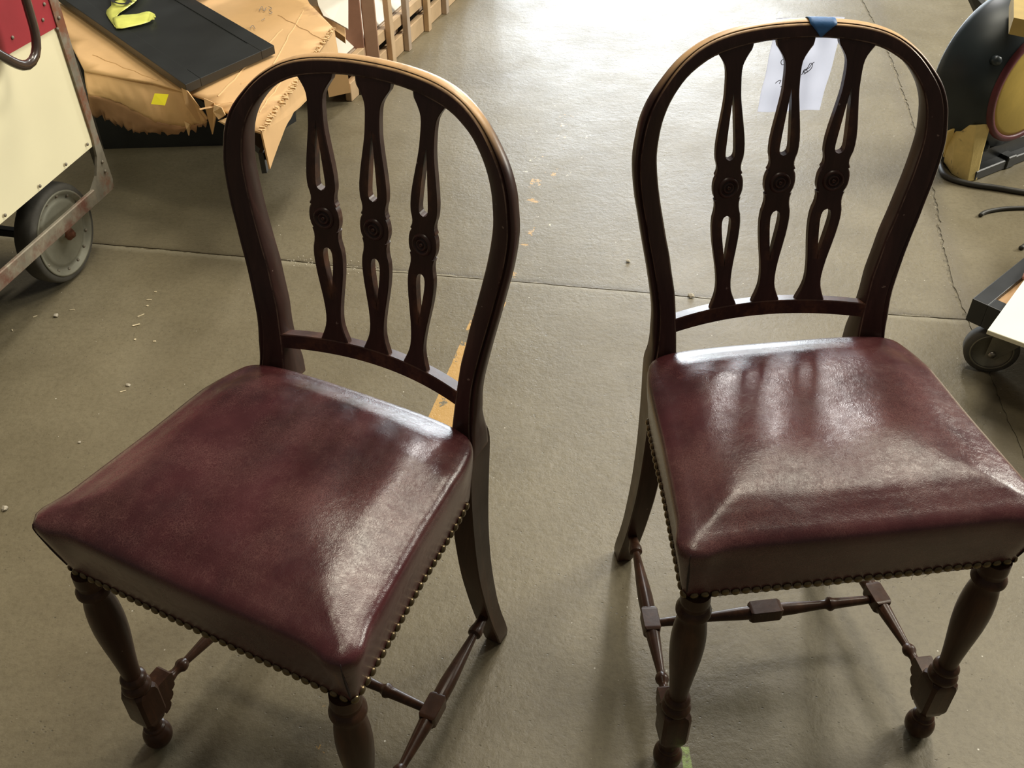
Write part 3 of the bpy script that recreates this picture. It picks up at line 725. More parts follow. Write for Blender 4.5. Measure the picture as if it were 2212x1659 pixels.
wp = Vector((-1.096, 2.058, .1225)); wrz = math.atan2(CN.y, CN.x)
wr = obj('wheel', ty, TYRE, cart, wp-CE, rot=(0, 0, wrz))
dd_ = obj('wheel_disc', dk, WHEELM, wr)
for k in range(14):
    a = 2*math.pi*k/14; obj('bolt', rv, WHEELM, wr, (.0195, .091*math.cos(a), .091*math.sin(a)), rot=Vector((1, 0, 0)).to_track_quat('Z', 'Y').to_euler())
hubm = lathe('hub_nut', [(0, .015), (.012, .015), (.013, .010), (.02, .008)], 6, 'x'); obj('hub_nut', hubm, simple('rust', (.16, .06, .03), .8, .2), wr, (.03, 0, 0))
w2 = obj('wheel', ty, TYRE, cart, wp-CE-CN*.38, rot=(0, 0, wrz)); obj('wheel_disc', dk, WHEELM, w2)
for s in (.80,):
    w3 = obj('wheel', ty, TYRE, cart, wp-CE+CU*s, rot=(0, 0, wrz)); obj('wheel_disc', dk, WHEELM, w3)
for q in (wp, wp+CU*.8):
    obj('axle', local(frame_box('axle', q-CN*.40+Vector((0, -.01, -.01)), CN*.39, CU*.02, (0, 0, .02), .002), cart), BLACKP, cart)
    obj('axle_bracket', local(frame_box('axle_bracket', q-CN*.07-CU*.04, CU*.06, CN*.006, (0, 0, .15), .001), cart), BLACKP, cart)
# bent chair-arm loop, joined to the cart panel by added mounts
hp = [cp(.165, .90, .07), cp(.165, .80, .07), cp(.166, .72, .07), cp(.168, .66, .07), cp(.172, .615, .07), cp(.186, .585, .07), cp(.21, .572, .07), cp(.235, .575, .07), cp(.27, .600, .07), cp(.33, .66, .07), cp(.40, .76, .07), cp(.44, .90, .07)]
pth = smooth_path([p-CE for p in hp], 48)
rings = []
for i, p in enumerate(pth):
    d = (pth[min(i+1, 47)]-pth[max(i-1, 0)]).normalized(); s = d.cross(CN).normalized()
    rings.append([p+s*.0105*math.cos(a)+CN*.0085*math.sin(a) for a in [2*math.pi*k/14 for k in range(14)]])
h = obj('bent_arm', rings_me('bent_arm', rings), BENT, cart, label='dark bent loop of a chair arm, mounted on the cart')
for q in (cp(.165, .88, 0), cp(.43, .88, 0)): obj('arm_mount', local(tube('arm_mount', [q-CN*.012, q+CN*.07], .006, 10), cart), STEEL, cart)
CT = CE  # unused

# ================================================================== CARDBOARD CARTON
ZC = .355
def cz(u, v, z=ZC): return at(u, v, z)
carton = thing('cardboard_carton', 'large flattened torn cardboard carton under the black cabinet door', 'carton', tuple(at(460, 180, 0)))
cTR, cBR, cBL = cz(722, 62), cz(566, 286), cz(182, 118)
cTL = cTR+(cBL-cBR)*1.05
cNear = cz(400, 196); cMid = cz(452, 232)
# top sheet: polygon with ragged front edge
top_poly = [(722, 62), (700, 95), (660, 150), (620, 205), (566, 286), (530, 276), (512, 262), (500, 246), (476, 236), (462, 228), (448, 214), (400, 196), (330, 178), (270, 168), (182, 152), (150, 90), (120, -10)]
pts = [cz(u, v) for u, v in top_poly]
far1 = cz(80, -40); far2 = cz(655, -22)
pts += [far1, cz(400, -40), far2, cz(668, 6)]
def card_poly(name, P, th, mt, parent, wav=0.0, label=None):
    """triangulated sheet with thickness th (down) and light buckling"""
    from mathutils.geometry import delaunay_2d_cdt
    P2 = [Vector((p.x, p.y)) for p in P]; n = len(P2); ext = []
    xs = [p.x for p in P2]; ys = [p.y for p in P2]; st_ = .05
    def inside(q):
        c = False; j = n-1
        for i in range(n):
            if (P2[i].y > q.y) != (P2[j].y > q.y) and q.x < (P2[j].x-P2[i].x)*(q.y-P2[i].y)/(P2[j].y-P2[i].y)+P2[i].x: c = not c
            j = i
        return c
    y = min(ys)+.02
    while y < max(ys):
        x = min(xs)+.02
        while x < max(xs):
            q = Vector((x+random.uniform(-.012, .012), y+random.uniform(-.012, .012)))
            if inside(q): ext.append(q)
            x += st_
        y += st_
    r = delaunay_2d_cdt(P2+ext, [(i, (i+1) % n) for i in range(n)], [], 1, 1e-5)
    V2, _, F2 = r[0], r[1], r[2]; zf = {}
    V = []
    for p in V2:
        z = P[0].z+wav*mnoise.noise(Vector((p.x*5, p.y*5, 1.3)))
        V.append(Vector((p.x, p.y, z)))
    me = mesh(name, V, [tuple(f) for f in F2], False); fixn(me)
    o = obj(name, local(me, parent), mt, parent, label=label); m_ = o.modifiers.new('s', 'SOLIDIFY'); m_.thickness = th; m_.offset = -1
    auto(o, 12)
    return o
card_poly('top_sheet', pts, .006, CARD, carton, .004)
cm = bmesh.new()
for (p, q, w_) in (((470, 205), (610, 60), .0022), ((430, 232), (520, 215), .0018), ((655, 20), (560, 190), .0015), ((200, 118), (340, 172), .0012), ((600, 30), (700, 85), .0015), ((520, 180), (640, 140), .0012), ((560, 240), (640, 130), .0016)):
    a, b = cz(*p, ZC+.0035), cz(*q, ZC+.0035); d = (b-a).normalized(); nn = Vector((-d.y, d.x, 0)); pr = None
    for k in range(15):
        c = a+(b-a)*k/14+nn*.006*mnoise.noise(Vector((k*.5, p[0], 1))); c.z = ZC+.004*mnoise.noise(Vector((c.x*5, c.y*5, 1.3)))
        r = [cm.verts.new(c-nn*w_*2-Vector((0, 0, .001))), cm.verts.new(c+Vector((0, 0, .0016))), cm.verts.new(c+nn*w_*2-Vector((0, 0, .001)))]
        if pr:
            for j in range(2): cm.faces.new((pr[j], pr[j+1], r[j+1], r[j]))
        pr = r
me = bpy.data.meshes.new('creases'); cm.to_mesh(me); cm.free(); o = obj('creases', local(me, carton), CARD, carton); o['kind'] = 'stuff'
for pts in ([(560, 22), (566, 14), (570, 24), (575, 16)], [(580, 14), (587, 18), (581, 22), (588, 27), (581, 30)], [(565, 44), (572, 40)], [(540, 60), (546, 55), (551, 62)]):
    P_ = smooth_path([cz(u, v, ZC+.0045) for u, v in pts], 12); obj('pencil_mark', local(tube('pencil_mark', P_, .0008, 5), carton), GREYINK, carton)
# end wall at right (hanging side flap) with ragged lower edge
R1, R2 = cz(722, 62), cz(566, 286); rd = (R2-R1).normalized(); rl_ = (R2-R1).length
low = []
for i in range(25):
    t_ = i/24; h = interp(t_, [0, .25, .5, .62, .64, .8, .97, 1], [.080, .078, .066, .056, .048, .056, .086, .092]); low.append(R1+rd*rl_*t_+Vector((.004, -.002, -h+.003*mnoise.noise(Vector((t_*22, 0, 0))))))
nrm = Vector((rd.y, -rd.x, 0)); nrm = -nrm if nrm.x < 0 else nrm
o = obj('end_flap', local(prism('end_flap', [R1, R2]+list(reversed(low)), nrm*-.004), carton), CARD, carton)
# corrugated crushed edge strip along the fold: tufts
tv = bmesh.new()
for i in range(96):
    t_ = (i+random.uniform(-.4, .4))/96; p = R1+(R2-R1)*t_; 
    a = p+Vector((0, 0, .001))-nrm*random.uniform(.004, .012); L = random.uniform(.009, .019)
    mm = frame_box('x', a, rd*random.uniform(.003, .007), nrm*L*random.uniform(.5, 1)+rd*random.uniform(-.002, .010), (0, 0, random.uniform(.0015, .0045)), .0005); tv.from_mesh(mm)
me = bpy.data.meshes.new('crushed_edge'); tv.to_mesh(me); tv.free(); o = obj('crushed_edge', local(me, carton), CARDE, carton, label='pale crushed corrugated fold'); o['kind'] = 'stuff'
# front flap hanging and torn: curved sheet
def loft(name, top, bot, mt, parent, n=44, mrows=8, rag=0.0, bulge=.03, th=.003, label=None, outd=None):
    T = smooth_path(top, n); B = smooth_path(bot, n); V, F = [], []
    B = [b+Vector((random.uniform(-.4, .4), 0, random.uniform(-1, .35)))*rag*(1.6 if k % 7 == 3 else 1) for k, b in enumerate(B)]
    for i in range(n):
        for j in range(mrows+1):
            t_ = j/mrows; p = T[i]+(B[i]-T[i])*t_
            od = outd or Vector((.3, -1, .2)).normalized()
            p = p+od*(bulge*math.sin(math.pi*t_)+.004*mnoise.noise(Vector((i*.3, j*.5, 2)))*min(1, t_*3)); V.append(p)
    for i in range(n-1):
        for j in range(mrows): q = i*(mrows+1)+j; F.append((q, q+1, q+mrows+2, q+mrows+1))
    me = mesh(name, V, F, True); o = obj(name, local(me, parent), mt, parent, label=label); s_ = o.modifiers.new('s', 'SOLIDIFY'); s_.thickness = th; s_.offset = 0; return o
loft('front_flap', [cz(182, 151, .352), cz(230, 161, .352), cz(270, 167, .352), cz(330, 177, .352), cz(396, 194, .353), cz(404, 192, .360)],
     [cz(190, 205, .31), cz(240, 215, .30), cz(290, 238, .285), cz(340, 262, .27), cz(400, 272, .265), cz(447, 262, .29)], CARD, carton, bulge=.012, rag=.003, outd=Vector((.2, -1, -.1)).normalized())
loft('front_flap', [cz(190, 205, .31), cz(240, 215, .30), cz(290, 238, .285), cz(340, 262, .27), cz(400, 272, .265), cz(447, 262, .29)],
     [cz(200, 245, .24), cz(250, 265, .23), cz(300, 282, .225), cz(350, 287, .235), cz(395, 278, .25), cz(445, 268, .275)], CARDIN, carton, bulge=.006, rag=.011, label='frayed brown lower edge of the flap')
# torn corner scraps
for P in ([(392, 190, .368), (404, 196, .372), (448, 255, .30), (440, 268, .28), (425, 262, .29), (400, 225, .34)],
          [(440, 212, .362), (462, 222, .365), (466, 250, .33), (458, 290, .26), (452, 262, .30), (444, 236, .345)],
          [(462, 226, .362), (478, 232, .372), (486, 248, .352), (472, 258, .34), (460, 242, .35)],
          [(500, 250, .352), (530, 276, .353), (528, 284, .338), (496, 276, .330), (470, 262, .335)],
          [(398, 262, .28), (410, 268, .275), (407, 293, .24), (403, 280, .26)]):
    o = obj('torn_scrap', local(prism('torn_scrap', [cz(*p) for p in P], (0.001, .004, -.002)), carton), CARDE if len(P) < 6 else CARD, carton)
# dark interior: inner tray and black base frame carrying the carton
inner = [cz(250, 90), cz(440, 165), cz(545, 225), cz(660, 70), cz(600, -20), cz(200, -30)]
obj('inner_box', local(prism('inner_box', [p-Vector((0, 0, .012)) for p in inner], (0, 0, -.055)), carton), CARDIN, carton)
base = thing('black_trolley', 'low black trolley holding up the torn cardboard carton', 'trolley', tuple(at(470, 330, 0)))
bb = [cz(568, 288, .345), cz(700, 80, .345), cz(600, 0, .345), cz(240, 60, .345)]
bz = .285
bpts = [Vector((p.x, p.y, bz)) for p in bb]; cen = sum(bpts, Vector())/4; bpts = [cen+(p-cen)*(.97 if i_ == 0 else .8) for i_, p in enumerate(bpts)]
obj('deck', local(prism('deck', bpts, (0, 0, -.02)), base), BLACKP, base)
obj('edge_board', local(frame_box('edge_board', bpts[0]+Vector((-.008, .002, -.052)), (bpts[1]-bpts[0])*.12, (-.012, -.002, 0), (0, 0, .055), .001), base), BLACKP, base)
k_ = [at(225, 322, 0), at(560, 312, 0), at(640, 262, 0), at(640, 215, 0), at(170, 215, 0)]
obj('shade_block', local(prism('shade_block', [Vector((p.x, p.y, .0)) for p in k_], (0, 0, bz-.02)), base), BLACKP, base)  # black box added to block light and darken the void under the carton
# yellow sticker
sq = [cz(338, 204, .345), cz(368, 206, .343), cz(360, 230, .322), cz(330, 227, .324)]
N_ = (sq[1]-sq[0]).cross(sq[3]-sq[0]).normalized(); N_ = N_ if N_.y < 0 else -N_
sticker = obj('sticker', mesh('sticker', [0, 0, 0], []) if False else prism('sticker', [p+N_*.012 for p in sq]+[], N_*-.0008), YLAB)
tag(sticker, 'small yellow sticker on the torn front flap of the carton', 'sticker')
# second cardboard piece and white sheets behind
card2 = thing('cardboard_box', 'brown cardboard box standing behind the large torn carton', 'box', tuple(at(700, 20, .2)))
P = [(640, -60), (692, -60), (706, 26), (740, 52), (770, 74), (772, 96), (722, 62), (668, 6)]
obj('side', local(prism('side', [at(u, v, .30) for u, v in [(640, -70), (690, -70), (700, 20), (745, 58), (745, 80), (722, 64), (670, 10)]], (0, 0, -.02)), card2), CARD, card2)
obj('side', local(prism('side', [at(u, v, .14) for u, v in [(722, 84), (735, 90), (748, 140), (700, 150)]], (0, .02, -.10)), card2), CARD, card2)
tag(card2, 'brown cardboard box lying between the torn carton and the timber post', 'box')

# ================================================================== BLACK DOOR PANEL ON TOP
ZP = .385
door = thing('cabinet_door', 'flat black framed cabinet door lying on the cardboard carton', 'door', tuple(at(380, 90, ZC)))
dN, dR, dL = at(400, 183, ZP), at(592, 98, ZP), at(146, 4, ZP)
eR = (dR-dN); eL = (dL-dN); 
TH = .022
def dp(a, b, z=0): return dN+eR*a+eL*b+Vector((0, 0, z))
obj('panel', local(frame_box('panel', dp(.03, .03, -TH), eR*.94, eL*1.07, (0, 0, TH-.002), .001), door), BLACKF, door)
fr = .085
for (a0, a1, b0, b1) in ((0, .155, 0, 1.12), (.845, 1, 0, 1.12), (.157, .843, 0, .095), (.157, .843, 1.02, 1.12)):
    obj('frame_rail', local(frame_box('frame_rail', dp(a0, b0, -TH), eR*(a1-a0), eL*(b1-b0), (0, 0, TH), .0012, 2), door), BLACKF, door)
for k in (.72, .3): obj('foot_pad', local(frame_box('foot_pad', dp(k, .02, -TH-.006), eR*.06, eL*.04, (0, 0, .007), .001), door), BLACKP, door)
# caution tape
ct = thing('caution_tape', 'crumpled strip of yellow caution tape lettered CA on the black door', 'tape', tuple(at(270, 30, ZP)))
def ribbon(name, L_, R_, mt, parent, th=.0006):
    L2 = smooth_path(L_, 14); R3 = smooth_path(R_, 14); V, F = [], []
    for i in range(14):
        for j in range(5):
            p = L2[i]+(R3[i]-L2[i])*j/4; V.append(p+Vector((0, 0, .0015*mnoise.noise(Vector((i*.5, j*.8, 4))))))
    for i in range(13):
        for j in range(4): q = i*5+j; F.append((q, q+1, q+6, q+5))
    me = mesh(name, V, F, True); o = obj(name, local(me, parent), mt, parent); s_ = o.modifiers.new('s', 'SOLIDIFY'); s_.thickness = th; return o
zt = ZP+.004
ribbon('strip', [at(240, -30, zt+.01), at(240, 2, zt+.008), at(240, 14, zt+.004), at(228, 25, zt), at(250, 61, zt)], [at(318, -30, zt+.01), at(296, 0, zt+.008), at(276, 16, zt+.006), at(252, 33, zt+.004), at(244, 40, zt+.003)], YTAPE, ct)
ribbon('strip', [at(243, 38, zt+.004), at(262, 33, zt+.006), at(300, 29, zt+.006), at(322, 24, zt+.008), at(332, 30, zt+.004)], [at(251, 61, zt+.002), at(264, 61, zt+.002), at(292, 55, zt+.002), at(318, 49, zt+.002), at(324, 46, zt+.002)], YTAPE, ct)
obj('frayed_end', local(prism('frayed_end', [at(326, 26, zt+.008), at(334, 30, zt+.008), at(337, 37, zt+.008), at(333, 37, zt+.008), at(334, 42, zt+.007), at(328, 42, zt+.006), at(321, 46, zt+.005)], (0, 0, -.001)), ct), YTAPE, ct)
def text_obj(s, size, p, xdir, ydir, mt, parent, name, ys=1):
    cv = bpy.data.curves.new(name, 'FONT'); cv.body = s; cv.size = size; cv.extrude = .0003; cv.offset = size*.03; cv.align_x = 'CENTER'; cv.align_y = 'CENTER'
    t_ = bpy.data.objects.new(name, cv); COL.objects.link(t_); dg = bpy.context.evaluated_depsgraph_get(); dg.update()
    me = bpy.data.meshes.new_from_object(t_.evaluated_get(dg)); COL.objects.unlink(t_); bpy.data.objects.remove(t_)
    x = Vector(xdir).normalized(); y = (Vector(ydir)-x*Vector(ydir).dot(x)).normalized(); z = x.cross(y)
    M_ = Matrix(((x.x, y.x, z.x), (x.y, y.y, z.y), (x.z, y.z, z.z))).to_4x4(); M_.translation = Vector(p)-parent.location
    me.transform(M_ @ Matrix.Diagonal((1, ys, 1, 1))); return obj(name, me, mt, parent)
pc = at(268, 1, zt+.0125)
text_obj('CA', .042, pc, at(285, -4, zt)-at(255, 6, zt), at(256, -8, zt)-at(262, 14, zt), INK, ct, 'lettering', 2.3)
# round dish whose rim shows at the top of the frame
dish = thing('round_tray', 'round bronze-rimmed tray, only its near rim showing above the black door', 'tray', tuple(at(412, -30, ZP)))
rc = .075
obj('rim', lathe('rim', [(0, .045), (.001, rc-.012), (.010, rc-.003), (.016, rc+.002), (.019, rc), (.016, rc-.004), (.006, rc-.014), (.004, .045), (.004, .001)], 56, 'z'), CHROME, dish, (0, 0, .001))

# ================================================================== TIMBER POST, CRATE
def zpost(name, x0, x1, y0_, y1, z0, z1, mt, label=None, cat=None, grp=None, b=.002):
    me = box_me(name, x0, x1, y0_, y1, z0, z1, b); o = obj(name, me, mt)
    return o
tp = thing('timber_post', 'thick brown timber post standing between carton and pine crate', 'post', (-.475, 3.22, 0), .15)
obj('post', box_me('post', -.064, -.003, -.03, .05, 0, 1.1, .003), TIMBER, tp); obj('post', box_me('post', -.001, .044, -.024, .046, 0, 1.1, .003), simple('pale_brown_timber', (.46, .28, .19), .7, 0, .15, 9, .3, .001), tp, label='paler half of the post')
obj('foot_block', box_me('foot_block', -.035, .03, -.10, -.035, 0, .075, .003), BLACKP, tp)
crate = thing('slatted_crate', 'pale pine slatted crate with white boards inside, behind the left chair', 'crate', (-.408, 3.397, 0), math.atan2(.496, .157)-math.pi/2)
# local: y runs along the crate's visible long side, +x is outwards (right)
Y0_, Y1_ = -.35, 1.6
obj('bottom_board', box_me('bottom_board', -.022, 0, Y0_, Y1_, 0, .062, .002), PINE, crate)
obj('side_rail', box_me('side_rail', -.024, -.002, Y0_, Y1_, .092, .130, .002), PINE, crate)
obj('bottom_board', box_me('bottom_board', -.25, -.23, Y0_, Y1_, 0, .062, .002), PINEG, crate)
for y in (-.2, .06, .30, .52, .85, 1.2): obj('spacer', box_me('spacer', -.26, -.023, y, y+.055, .062, .092, .002), PINEG, crate)
for k, (y, wd, tl, mt) in enumerate(((-.03, .030, -.012, PINE), (.115, .026, 0, PINEG), (.315, .028, 0, PINE), (.505, .028, 0, PINEG), (.75, .03, 0, PINE), (1.1, .03, 0, PINE))):
    me = box_me('slat', 0, .02, -wd/2, wd/2, 0, .95, .0015); o = obj('slat', me, mt, crate, (0.001, y, 0), rot=(0, tl, 0))
obj('white_board', frame_box('white_board', (-.03, Y0_, .135), (0, Y1_-Y0_, 0), (-.19, 0, .24), (-.008, 0, -.006), .001), WHITEB, crate)
obj('end_board', box_me('end_board', -.24, -.05, Y0_, Y0_+.012, .13, .9, .001), WHITEB, crate)
obj('deck_board', box_me('deck_board', -.25, -.026, Y0_, Y1_, .10, .13, .002), PINEG, crate)
wsh = thing('white_sheet', 'white board leaning behind the torn carton beside the timber post', 'board', tuple(at(700, 10, .30)))
obj('sheet', local(prism('sheet', [at(680, -24, .33), at(752, -24, .33), at(752, 62, .32), at(720, 44, .32), at(699, 34, .32), at(688, 12, .325)], (0, 0, -.004)), wsh), WHITEB, wsh)
rag = obj('crumpled_paper', prism('crumpled_paper', [at(u, v, .03) for u, v in [(722, 86), (732, 92), (746, 92), (760, 96), (762, 104), (748, 108), (733, 107)]], (0, .0, .03), .002), PAPER)
tag(rag, 'white crumpled paper scrap on floor beside the timber post', 'paper')

# ================================================================== RIGHT: LAMP DRUM, BLOCK, CABLES, DOLLY
dn = Vector((.50, -.866, 0)).normalized()
zc = .252
DC = at(2226, 182, zc)
drum = thing('signal_drum', 'big black steel drum with mustard face and dark red ring, top right', 'machine', (DC.x, DC.y, 0))
rz_d = math.atan2(dn.y, dn.x)
obj('shell', lathe('shell', [(-.155, .02), (-.155, .205), (-.145, .216), (-.125, .219), (-.09, .216), (-.05, .205), (-.02, .186), (-.006, .166), (0, .158), (0, .02)], 64, 'x'), BELL, drum, (0, 0, zc), rot=(0, 0, rz_d))
obj('ring', lathe('ring', [(-.006, .160), (.008, .160), (.013, .156), (.013, .146), (.009, .143), (-.002, .143)], 64, 'x', False), REDR, drum, (0, 0, zc), rot=(0, 0, rz_d))
obj('face', lathe('face', [(0, .145), (.006, .144), (.010, .132), (.012, .06), (.013, .001)], 64, 'x'), YELP, drum, (0, 0, zc), rot=(0, 0, rz_d), label='mustard round face')
lug = lathe('lug', [(0, .014), (.018, .013), (.022, .009), (.023, .001)], 8, 'z')
sd = Vector((-dn.y, dn.x, 0))
for ang in (130, 168, 225, 300, 30):
    a = math.radians(ang); r_ = -sd*math.cos(a)*-1*-1; r_ = -sd*(-math.cos(a))*1.0; r_ = sd*(math.cos(a))*-1+Vector((0, 0, 1))*math.sin(a)
    q_ = (r_*.62+dn*.78).normalized()
    obj('lug', lug, BELL, drum, Vector((0, 0, zc))+r_*.184-dn*.022, rot=q_.to_track_quat('Z', 'Y').to_euler())
obj('stem', lathe('stem', [(0, .032), (.03, .032), (.04, .024), (.5, .024)], 24, 'z'), BLACKP, drum, (Vector((0, 0, zc+.190))-dn*.09))
q0, q1 = at(2108, 378, .02), at(2260, 318, .02); dd_b = (q1-q0); nb = Vector((-dd_b.y, dd_b.x, 0)).normalized()
obj('base_bar', local(frame_box('base_bar', Vector((q0.x, q0.y, 0)), Vector((dd_b.x, dd_b.y, 0)), nb*.035, (0, 0, .030), .003), drum), BLACKP, drum)
obj('base_bar', local(frame_box('base_bar', Vector((q0.x, q0.y, 0))+dd_b*.42-nb*.004, Vector((dd_b.x, dd_b.y, 0))*.12, nb*.05, (0, 0, .038), .003), drum), BLACKP, drum)
obj('saddle', local(frame_box('saddle', Vector((DC.x, DC.y, 0))-dn*.13-sd*.13, dn*.11, sd*.26, (0, 0, .075), .006), drum), BLACKP, drum)

bar = obj('steel_bar', prism('steel_bar', [at(2085, -30, .30), at(2112, -30, .30), at(2150, 40, .24), at(2118, 42, .22)], (0, .012, -.012)), BLACKP)
tag(bar, 'dark slanting steel bar behind the black drum', 'bar'); bar.parent = None
ybox = obj('yellow_cap', local(prism('yellow_cap', [at(2190, -20, .50), at(2260, -20, .50), at(2260, 52, .50), at(2190, 38, .50)], (0, 0, -.04)), drum), simple('dull_mustard', (.42, .30, .09), .6, 0, .15, 9, .3, .001), drum, label='yellow box on the drum')
blk = thing('wood_block', 'chipped mustard painted wooden block wedged under the black drum', 'block', (1.275, 2.49, 0), .2)
T_ = [at(2062, 258, .165), at(2100, 254, .165), at(2141, 264, .165), at(2118, 275, .165), at(2084, 272, .165)]
B_ = [at(2036, 345, .03), at(2054, 372, .02), at(2086, 392, .0), at(2112, 390, .0), at(2120, 345, .0)]
b0, b1, b2, b3 = at(2042, 366, 0), at(2086, 394, 0), at(2116, 388, 0), None
yb0 = at(2040, 352, .02); 
ring0 = [at(2038, 350, .012), at(2056, 377, .0), at(2088, 394, .0), at(2110, 390, .0), at(2112, 350, .0)+Vector((.02, .05, 0)), at(2060, 340, 0)+Vector((0, .04, 0))]
ring1 = [at(2060, 268, .145), at(2068, 262, .160), at(2108, 272, .168), at(2142, 266, .170), at(2134, 252, .170), at(2070, 250, .165)]
mid = [a*.5+b*.5+Vector((random.uniform(-.003, .003), 0, 0)) for a, b in zip(ring0, ring1)]
me = rings_me('block', [ring0, mid, ring1], smooth=False); local(me, blk)
me.transform(Matrix.Identity(4)); bo = obj('block', me, BLKY, blk); bev(bo, .003, 2)
sp_ = obj('splinter', local(prism('splinter', [at(2046, 282, .13), at(2060, 276, .14), at(2048, 335, .03), at(2036, 340, .02)], (.002, -.006, 0), .001), blk), BLKY, blk)
def cable(label, pts, r, name='cable', mt=CABLE):
    P = smooth_path([at(u, v, r) for u, v in pts], 40); c0 = P[0].copy(); me = tube(name, [p-c0 for p in P], r, 10); o = obj(name, me, mt, None, c0); tag(o, label, 'cable'); return o
cable('thick black cable on the floor in front of the mustard block', [(2030, 352), (2040, 378), (2060, 388), (2100, 398), (2150, 405), (2212, 415), (2300, 424)], .008)
c2 = cable('short frayed cable end on floor near the right edge', [(2118, 465), (2124, 460), (2140, 455), (2175, 450), (2230, 449), (2300, 452)], .0055)
c3 = cable('cable stub behind the black-framed dolly at right edge', [(2205, 536), (2215, 530), (2250, 515), (2290, 500)], .006)
# dolly
ZD = .168
dolly = thing('platform_dolly', 'low dolly with black frame, plywood deck and caster, right edge', 'dolly', tuple(at(2150, 700, 0)))
c0 = at(2101, 645, ZD); cR_ = at(2212, 556, ZD)  # left/back edge
e1 = (cR_-c0).normalized(); 
c1_ = at(2162, 668, ZD); e2 = (c1_-c0); e2 = (e2-e1*e2.dot(e1)); e2.normalize()
L1, L2 = .62, .75; FW_, HH = .034, .055
def db(a, b, z): return c0+e1*a+e2*b+Vector((0, 0, z))
for (a0, a1, b0_, b1_) in ((0, L1, 0, FW_), (0, FW_, FW_, L2), (L1-FW_, L1, FW_, L2), (FW_, L1-FW_, L2-FW_, L2)):
    obj('frame_rail', local(frame_box('frame_rail', db(a0, b0_, -HH), e1*(a1-a0), e2*(b1_-b0_), (0, 0, HH), .0015, 2), dolly), BLACKP, dolly)
obj('deck', local(frame_box('deck', db(FW_*.8, FW_*.8, -.022), e1*(L1-FW_*1.6), e2*(L2-FW_*1.6), (0, 0, .012), .0005), dolly), simple('plywood', (.55, .33, .16), .65, 0, .12, 8, .15, .0006), dolly)
def caster(pos, rz_):
    r_ = .055
    cs = obj('caster', lathe('caster', [(-.016, r_*.7), (-.017, r_*.9), (-.012, r_), (.012, r_), (.017, r_*.9), (.016, r_*.7)], 40, 'x', False), TYRE, dolly, pos-dolly.location, rot=(0, 0, rz_))
    obj('caster_wheel', lathe('caster_wheel', [(-.013, .002), (-.013, r_*.72), (-.017, r_*.74), (-.0175, r_*.80), (-.010, r_*.80), (.010, r_*.80), (.0175, r_*.80), (.017, r_*.74), (.013, r_*.72), (.013, .002)], 40, 'x'), CASTERM, cs)
    for sx in (-1, 1):
        obj('fork', prism('fork', [(sx*.020, -.012, -.010), (sx*.020, .010, -.014), (sx*.020, .045, .030), (sx*.020, .045, .056), (sx*.020, -.010, .056)], (sx*.0025, 0, 0)), CASTERM, cs)
        obj('axle_nut', lathe('axle_nut', [(0, .0085), (.005, .0085), (.007, .004)], 6, 'x'), STEEL, cs, (sx*.0215 if sx > 0 else -.0285, 0, 0))
    obj('top_plate', box_me('top_plate', -.03, .03, -.02, .055, .056, .060, .001), CASTERM, cs)
cpz = at(2141, 752, .055); cpz.z = .0552
caster(cpz, math.atan2(-.8, -.6)+.35)
for a, b in ((L1-.07, .05), (.05, L2-.07), (L1-.07, L2-.07)):
    q = db(a, b, 0); q.z = .0552; caster(q, math.atan2(-.8, -.6)+.35)
zs_ = ZD+.012
sh = thing('cream_sheet', 'pale cream sheet of board overhanging the black-framed dolly', 'board', tuple(at(2180, 700, ZD)))
a_, b_2, c_ = at(2133, 713, zs_), at(2214, 602, zs_), at(2213, 742, zs_)
v1 = (b_2-a_)*3.6; v2 = (c_-a_)*4.0
obj('sheet', local(frame_box('sheet', a_, v1, v2, (0, 0, -.010), .001), sh), simple('cream_board', (.88, .86, .66), .5, 0, .03, 6, .05, .0004), sh)
px_ = obj('pink_trim', local(tube('pink_trim', [b_2+Vector((-.002, 0, .002)), b_2+(b_2-a_)*.15+Vector((-.006, 0, .004)), b_2+(b_2-a_)*.5+Vector((0, 0, .004))], .005, 8), sh), simple('pink_plastic', (.6, .3, .25), .5, 0, .1), sh)

# ================================================================== FLOOR DEBRIS
def chip(u, v, L, wd, ang, label, mt=CHIP, h=.0015, cat='wood chip', name='wood_chip', grp=None):
    p = at(u, v, 0); me = box_me(name, -L/2, L/2, -wd/2, wd/2, 0, h)
    for q in me.vertices: q.co.x += q.co.y*random.uniform(-.4, .4); q.co.y *= random.uniform(.5, 1.1)
    o = obj(name, me, mt, None, (p.x, p.y, .0002), rot=(0, 0, math.radians(ang))); tag(o, label, cat, grp); return o
chip(295, 703, .016, .005, 25, 'widest pale wood sliver on floor, left of the left chair', h=.002)
chip(305, 682, .016, .0025, 40, 'thin slanting wood sliver just above the widest sliver')
chip(322, 648, .012, .002, 0, 'thin level wood sliver, second from top of the scattered slivers')
chip(319, 661, .005, .004, 60, 'tiny pale crumb between two wood slivers')
chip(336, 631, .006, .0025, 0, 'topmost small wood sliver left of the left chair')
chip(292, 734, .004, .005, 80, 'small square pale chip directly below the widest sliver')
chip(334, 738, .006, .004, 0, 'small square pale chip right of the others, below the slivers')
chip(76, 684, .010, .002, 35, 'pale sliver in the cart shadow, left edge of floor')
chip(156, 670, .011, .002, 10, 'pale sliver below the cart wheel')
chip(27, 714, .008, .002, -60, 'pale sliver nearest the left picture edge')
chip(266, 846, .012, .0025, 25, 'pale splinter lying beside the grey crumb left of the seat')
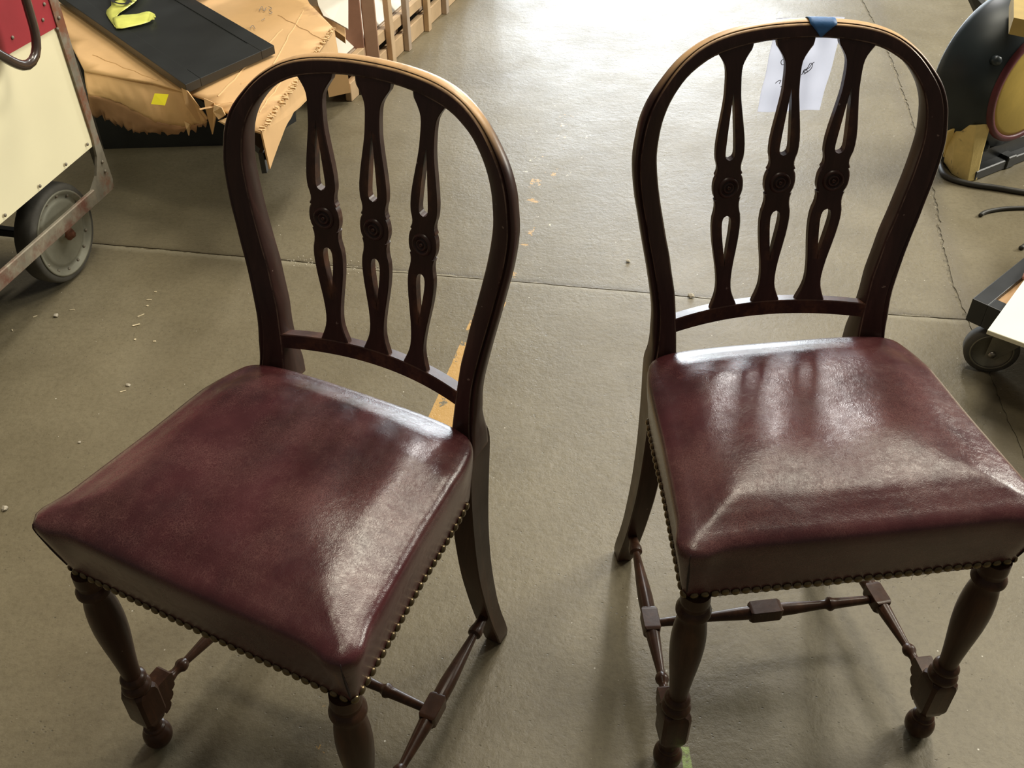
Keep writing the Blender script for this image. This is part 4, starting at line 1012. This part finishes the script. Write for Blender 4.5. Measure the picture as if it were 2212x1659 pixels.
for k, (u, v, s, lb) in enumerate([(277, 833, .006, 'pale angular crumb above the splinter, left of the left seat'), (172, 956, .004, 'tiny pale crumb at left, level with the teal fragment'), (122, 684, .007, 'round grey crumb below the cart wheel'),
                                   (1357, 566, .007, 'pale pebble on floor left of the right chair post'), (1493, 641, .010, 'pale stone lodged in the floor joint'), (12, 1100, .008, 'grey crumb at the left picture edge beside the seat corner'), (2076, 82, .014, 'white flake near the black drum at top right'), (2172, 640, .0, '')]):
    if not s: continue
    p = at(u, v, 0); bm = bmesh.new(); bmesh.ops.create_icosphere(bm, subdivisions=1, radius=s)
    for q in bm.verts: q.co *= random.uniform(.65, 1.1); q.co.z *= .5
    zm = min(q.co.z for q in bm.verts)
    me = bpy.data.meshes.new('crumb'); bm.to_mesh(me); bm.free()
    o = obj('crumb', me, PLASTER if k != 6 else WHITEB, None, (p.x, p.y, -zm)); tag(o, lb, 'crumb')
p = at(337, 957, 0)
tf = obj('plastic_fragment', prism('plastic_fragment', [(-.008, -.006, 0), (.006, -.006, 0), (.008, .010, 0), (.003, .016, 0), (-.006, .006, 0)], (0, 0, .008), .0008), TEAL, None, (p.x, p.y, .0002)); tag(tf, 'small teal plastic fragment on floor beside the left seat', 'fragment')
# tiny loose grit, uncountable
gv, gf = [], []
def tri(p, s):
    b0 = len(gv); a = random.uniform(0, 6.28)
    for k in range(3): gv.append((p.x+s*math.cos(a+k*2.1), p.y+s*math.sin(a+k*2.1)*.7, .0003))
    gv.append((p.x, p.y, .0003+s*.35)); gf.extend([(b0, b0+1, b0+3), (b0+1, b0+2, b0+3), (b0+2, b0, b0+3), (b0, b0+2, b0+1)])
for _ in range(900):
    tri(Vector((random.uniform(-1.6, 1.9), random.uniform(.7, 4.2), 0)), random.choice([.0008, .001, .0013, .002]))
for _ in range(260):   # along the broken vertical joint and the ragged part of the long joint
    t_ = random.random(); x = interp(1.9+1.6*t_, [1.84, 2.0, 2.37, 2.99, 3.41, 3.98], [1.056, 1.073, 1.159, 1.278, 1.345, 1.408]); tri(Vector((x+random.gauss(0, .018), 1.9+1.6*t_, 0)), random.uniform(.001, .0028))
for _ in range(120):
    t_ = random.random(); tri(Vector((-.56+.24*t_+random.gauss(0, .01), 2.115-.05*t_+random.gauss(0, .014), 0)), random.uniform(.001, .004))
g_ = obj('floor_grit', mesh('floor_grit', gv, gf), simple('pale_grit', (.50, .46, .37), .9, 0, .3, 200, 0)); g_['kind'] = 'stuff'; tag(g_, 'fine pale grit scattered over the concrete floor', 'grit')
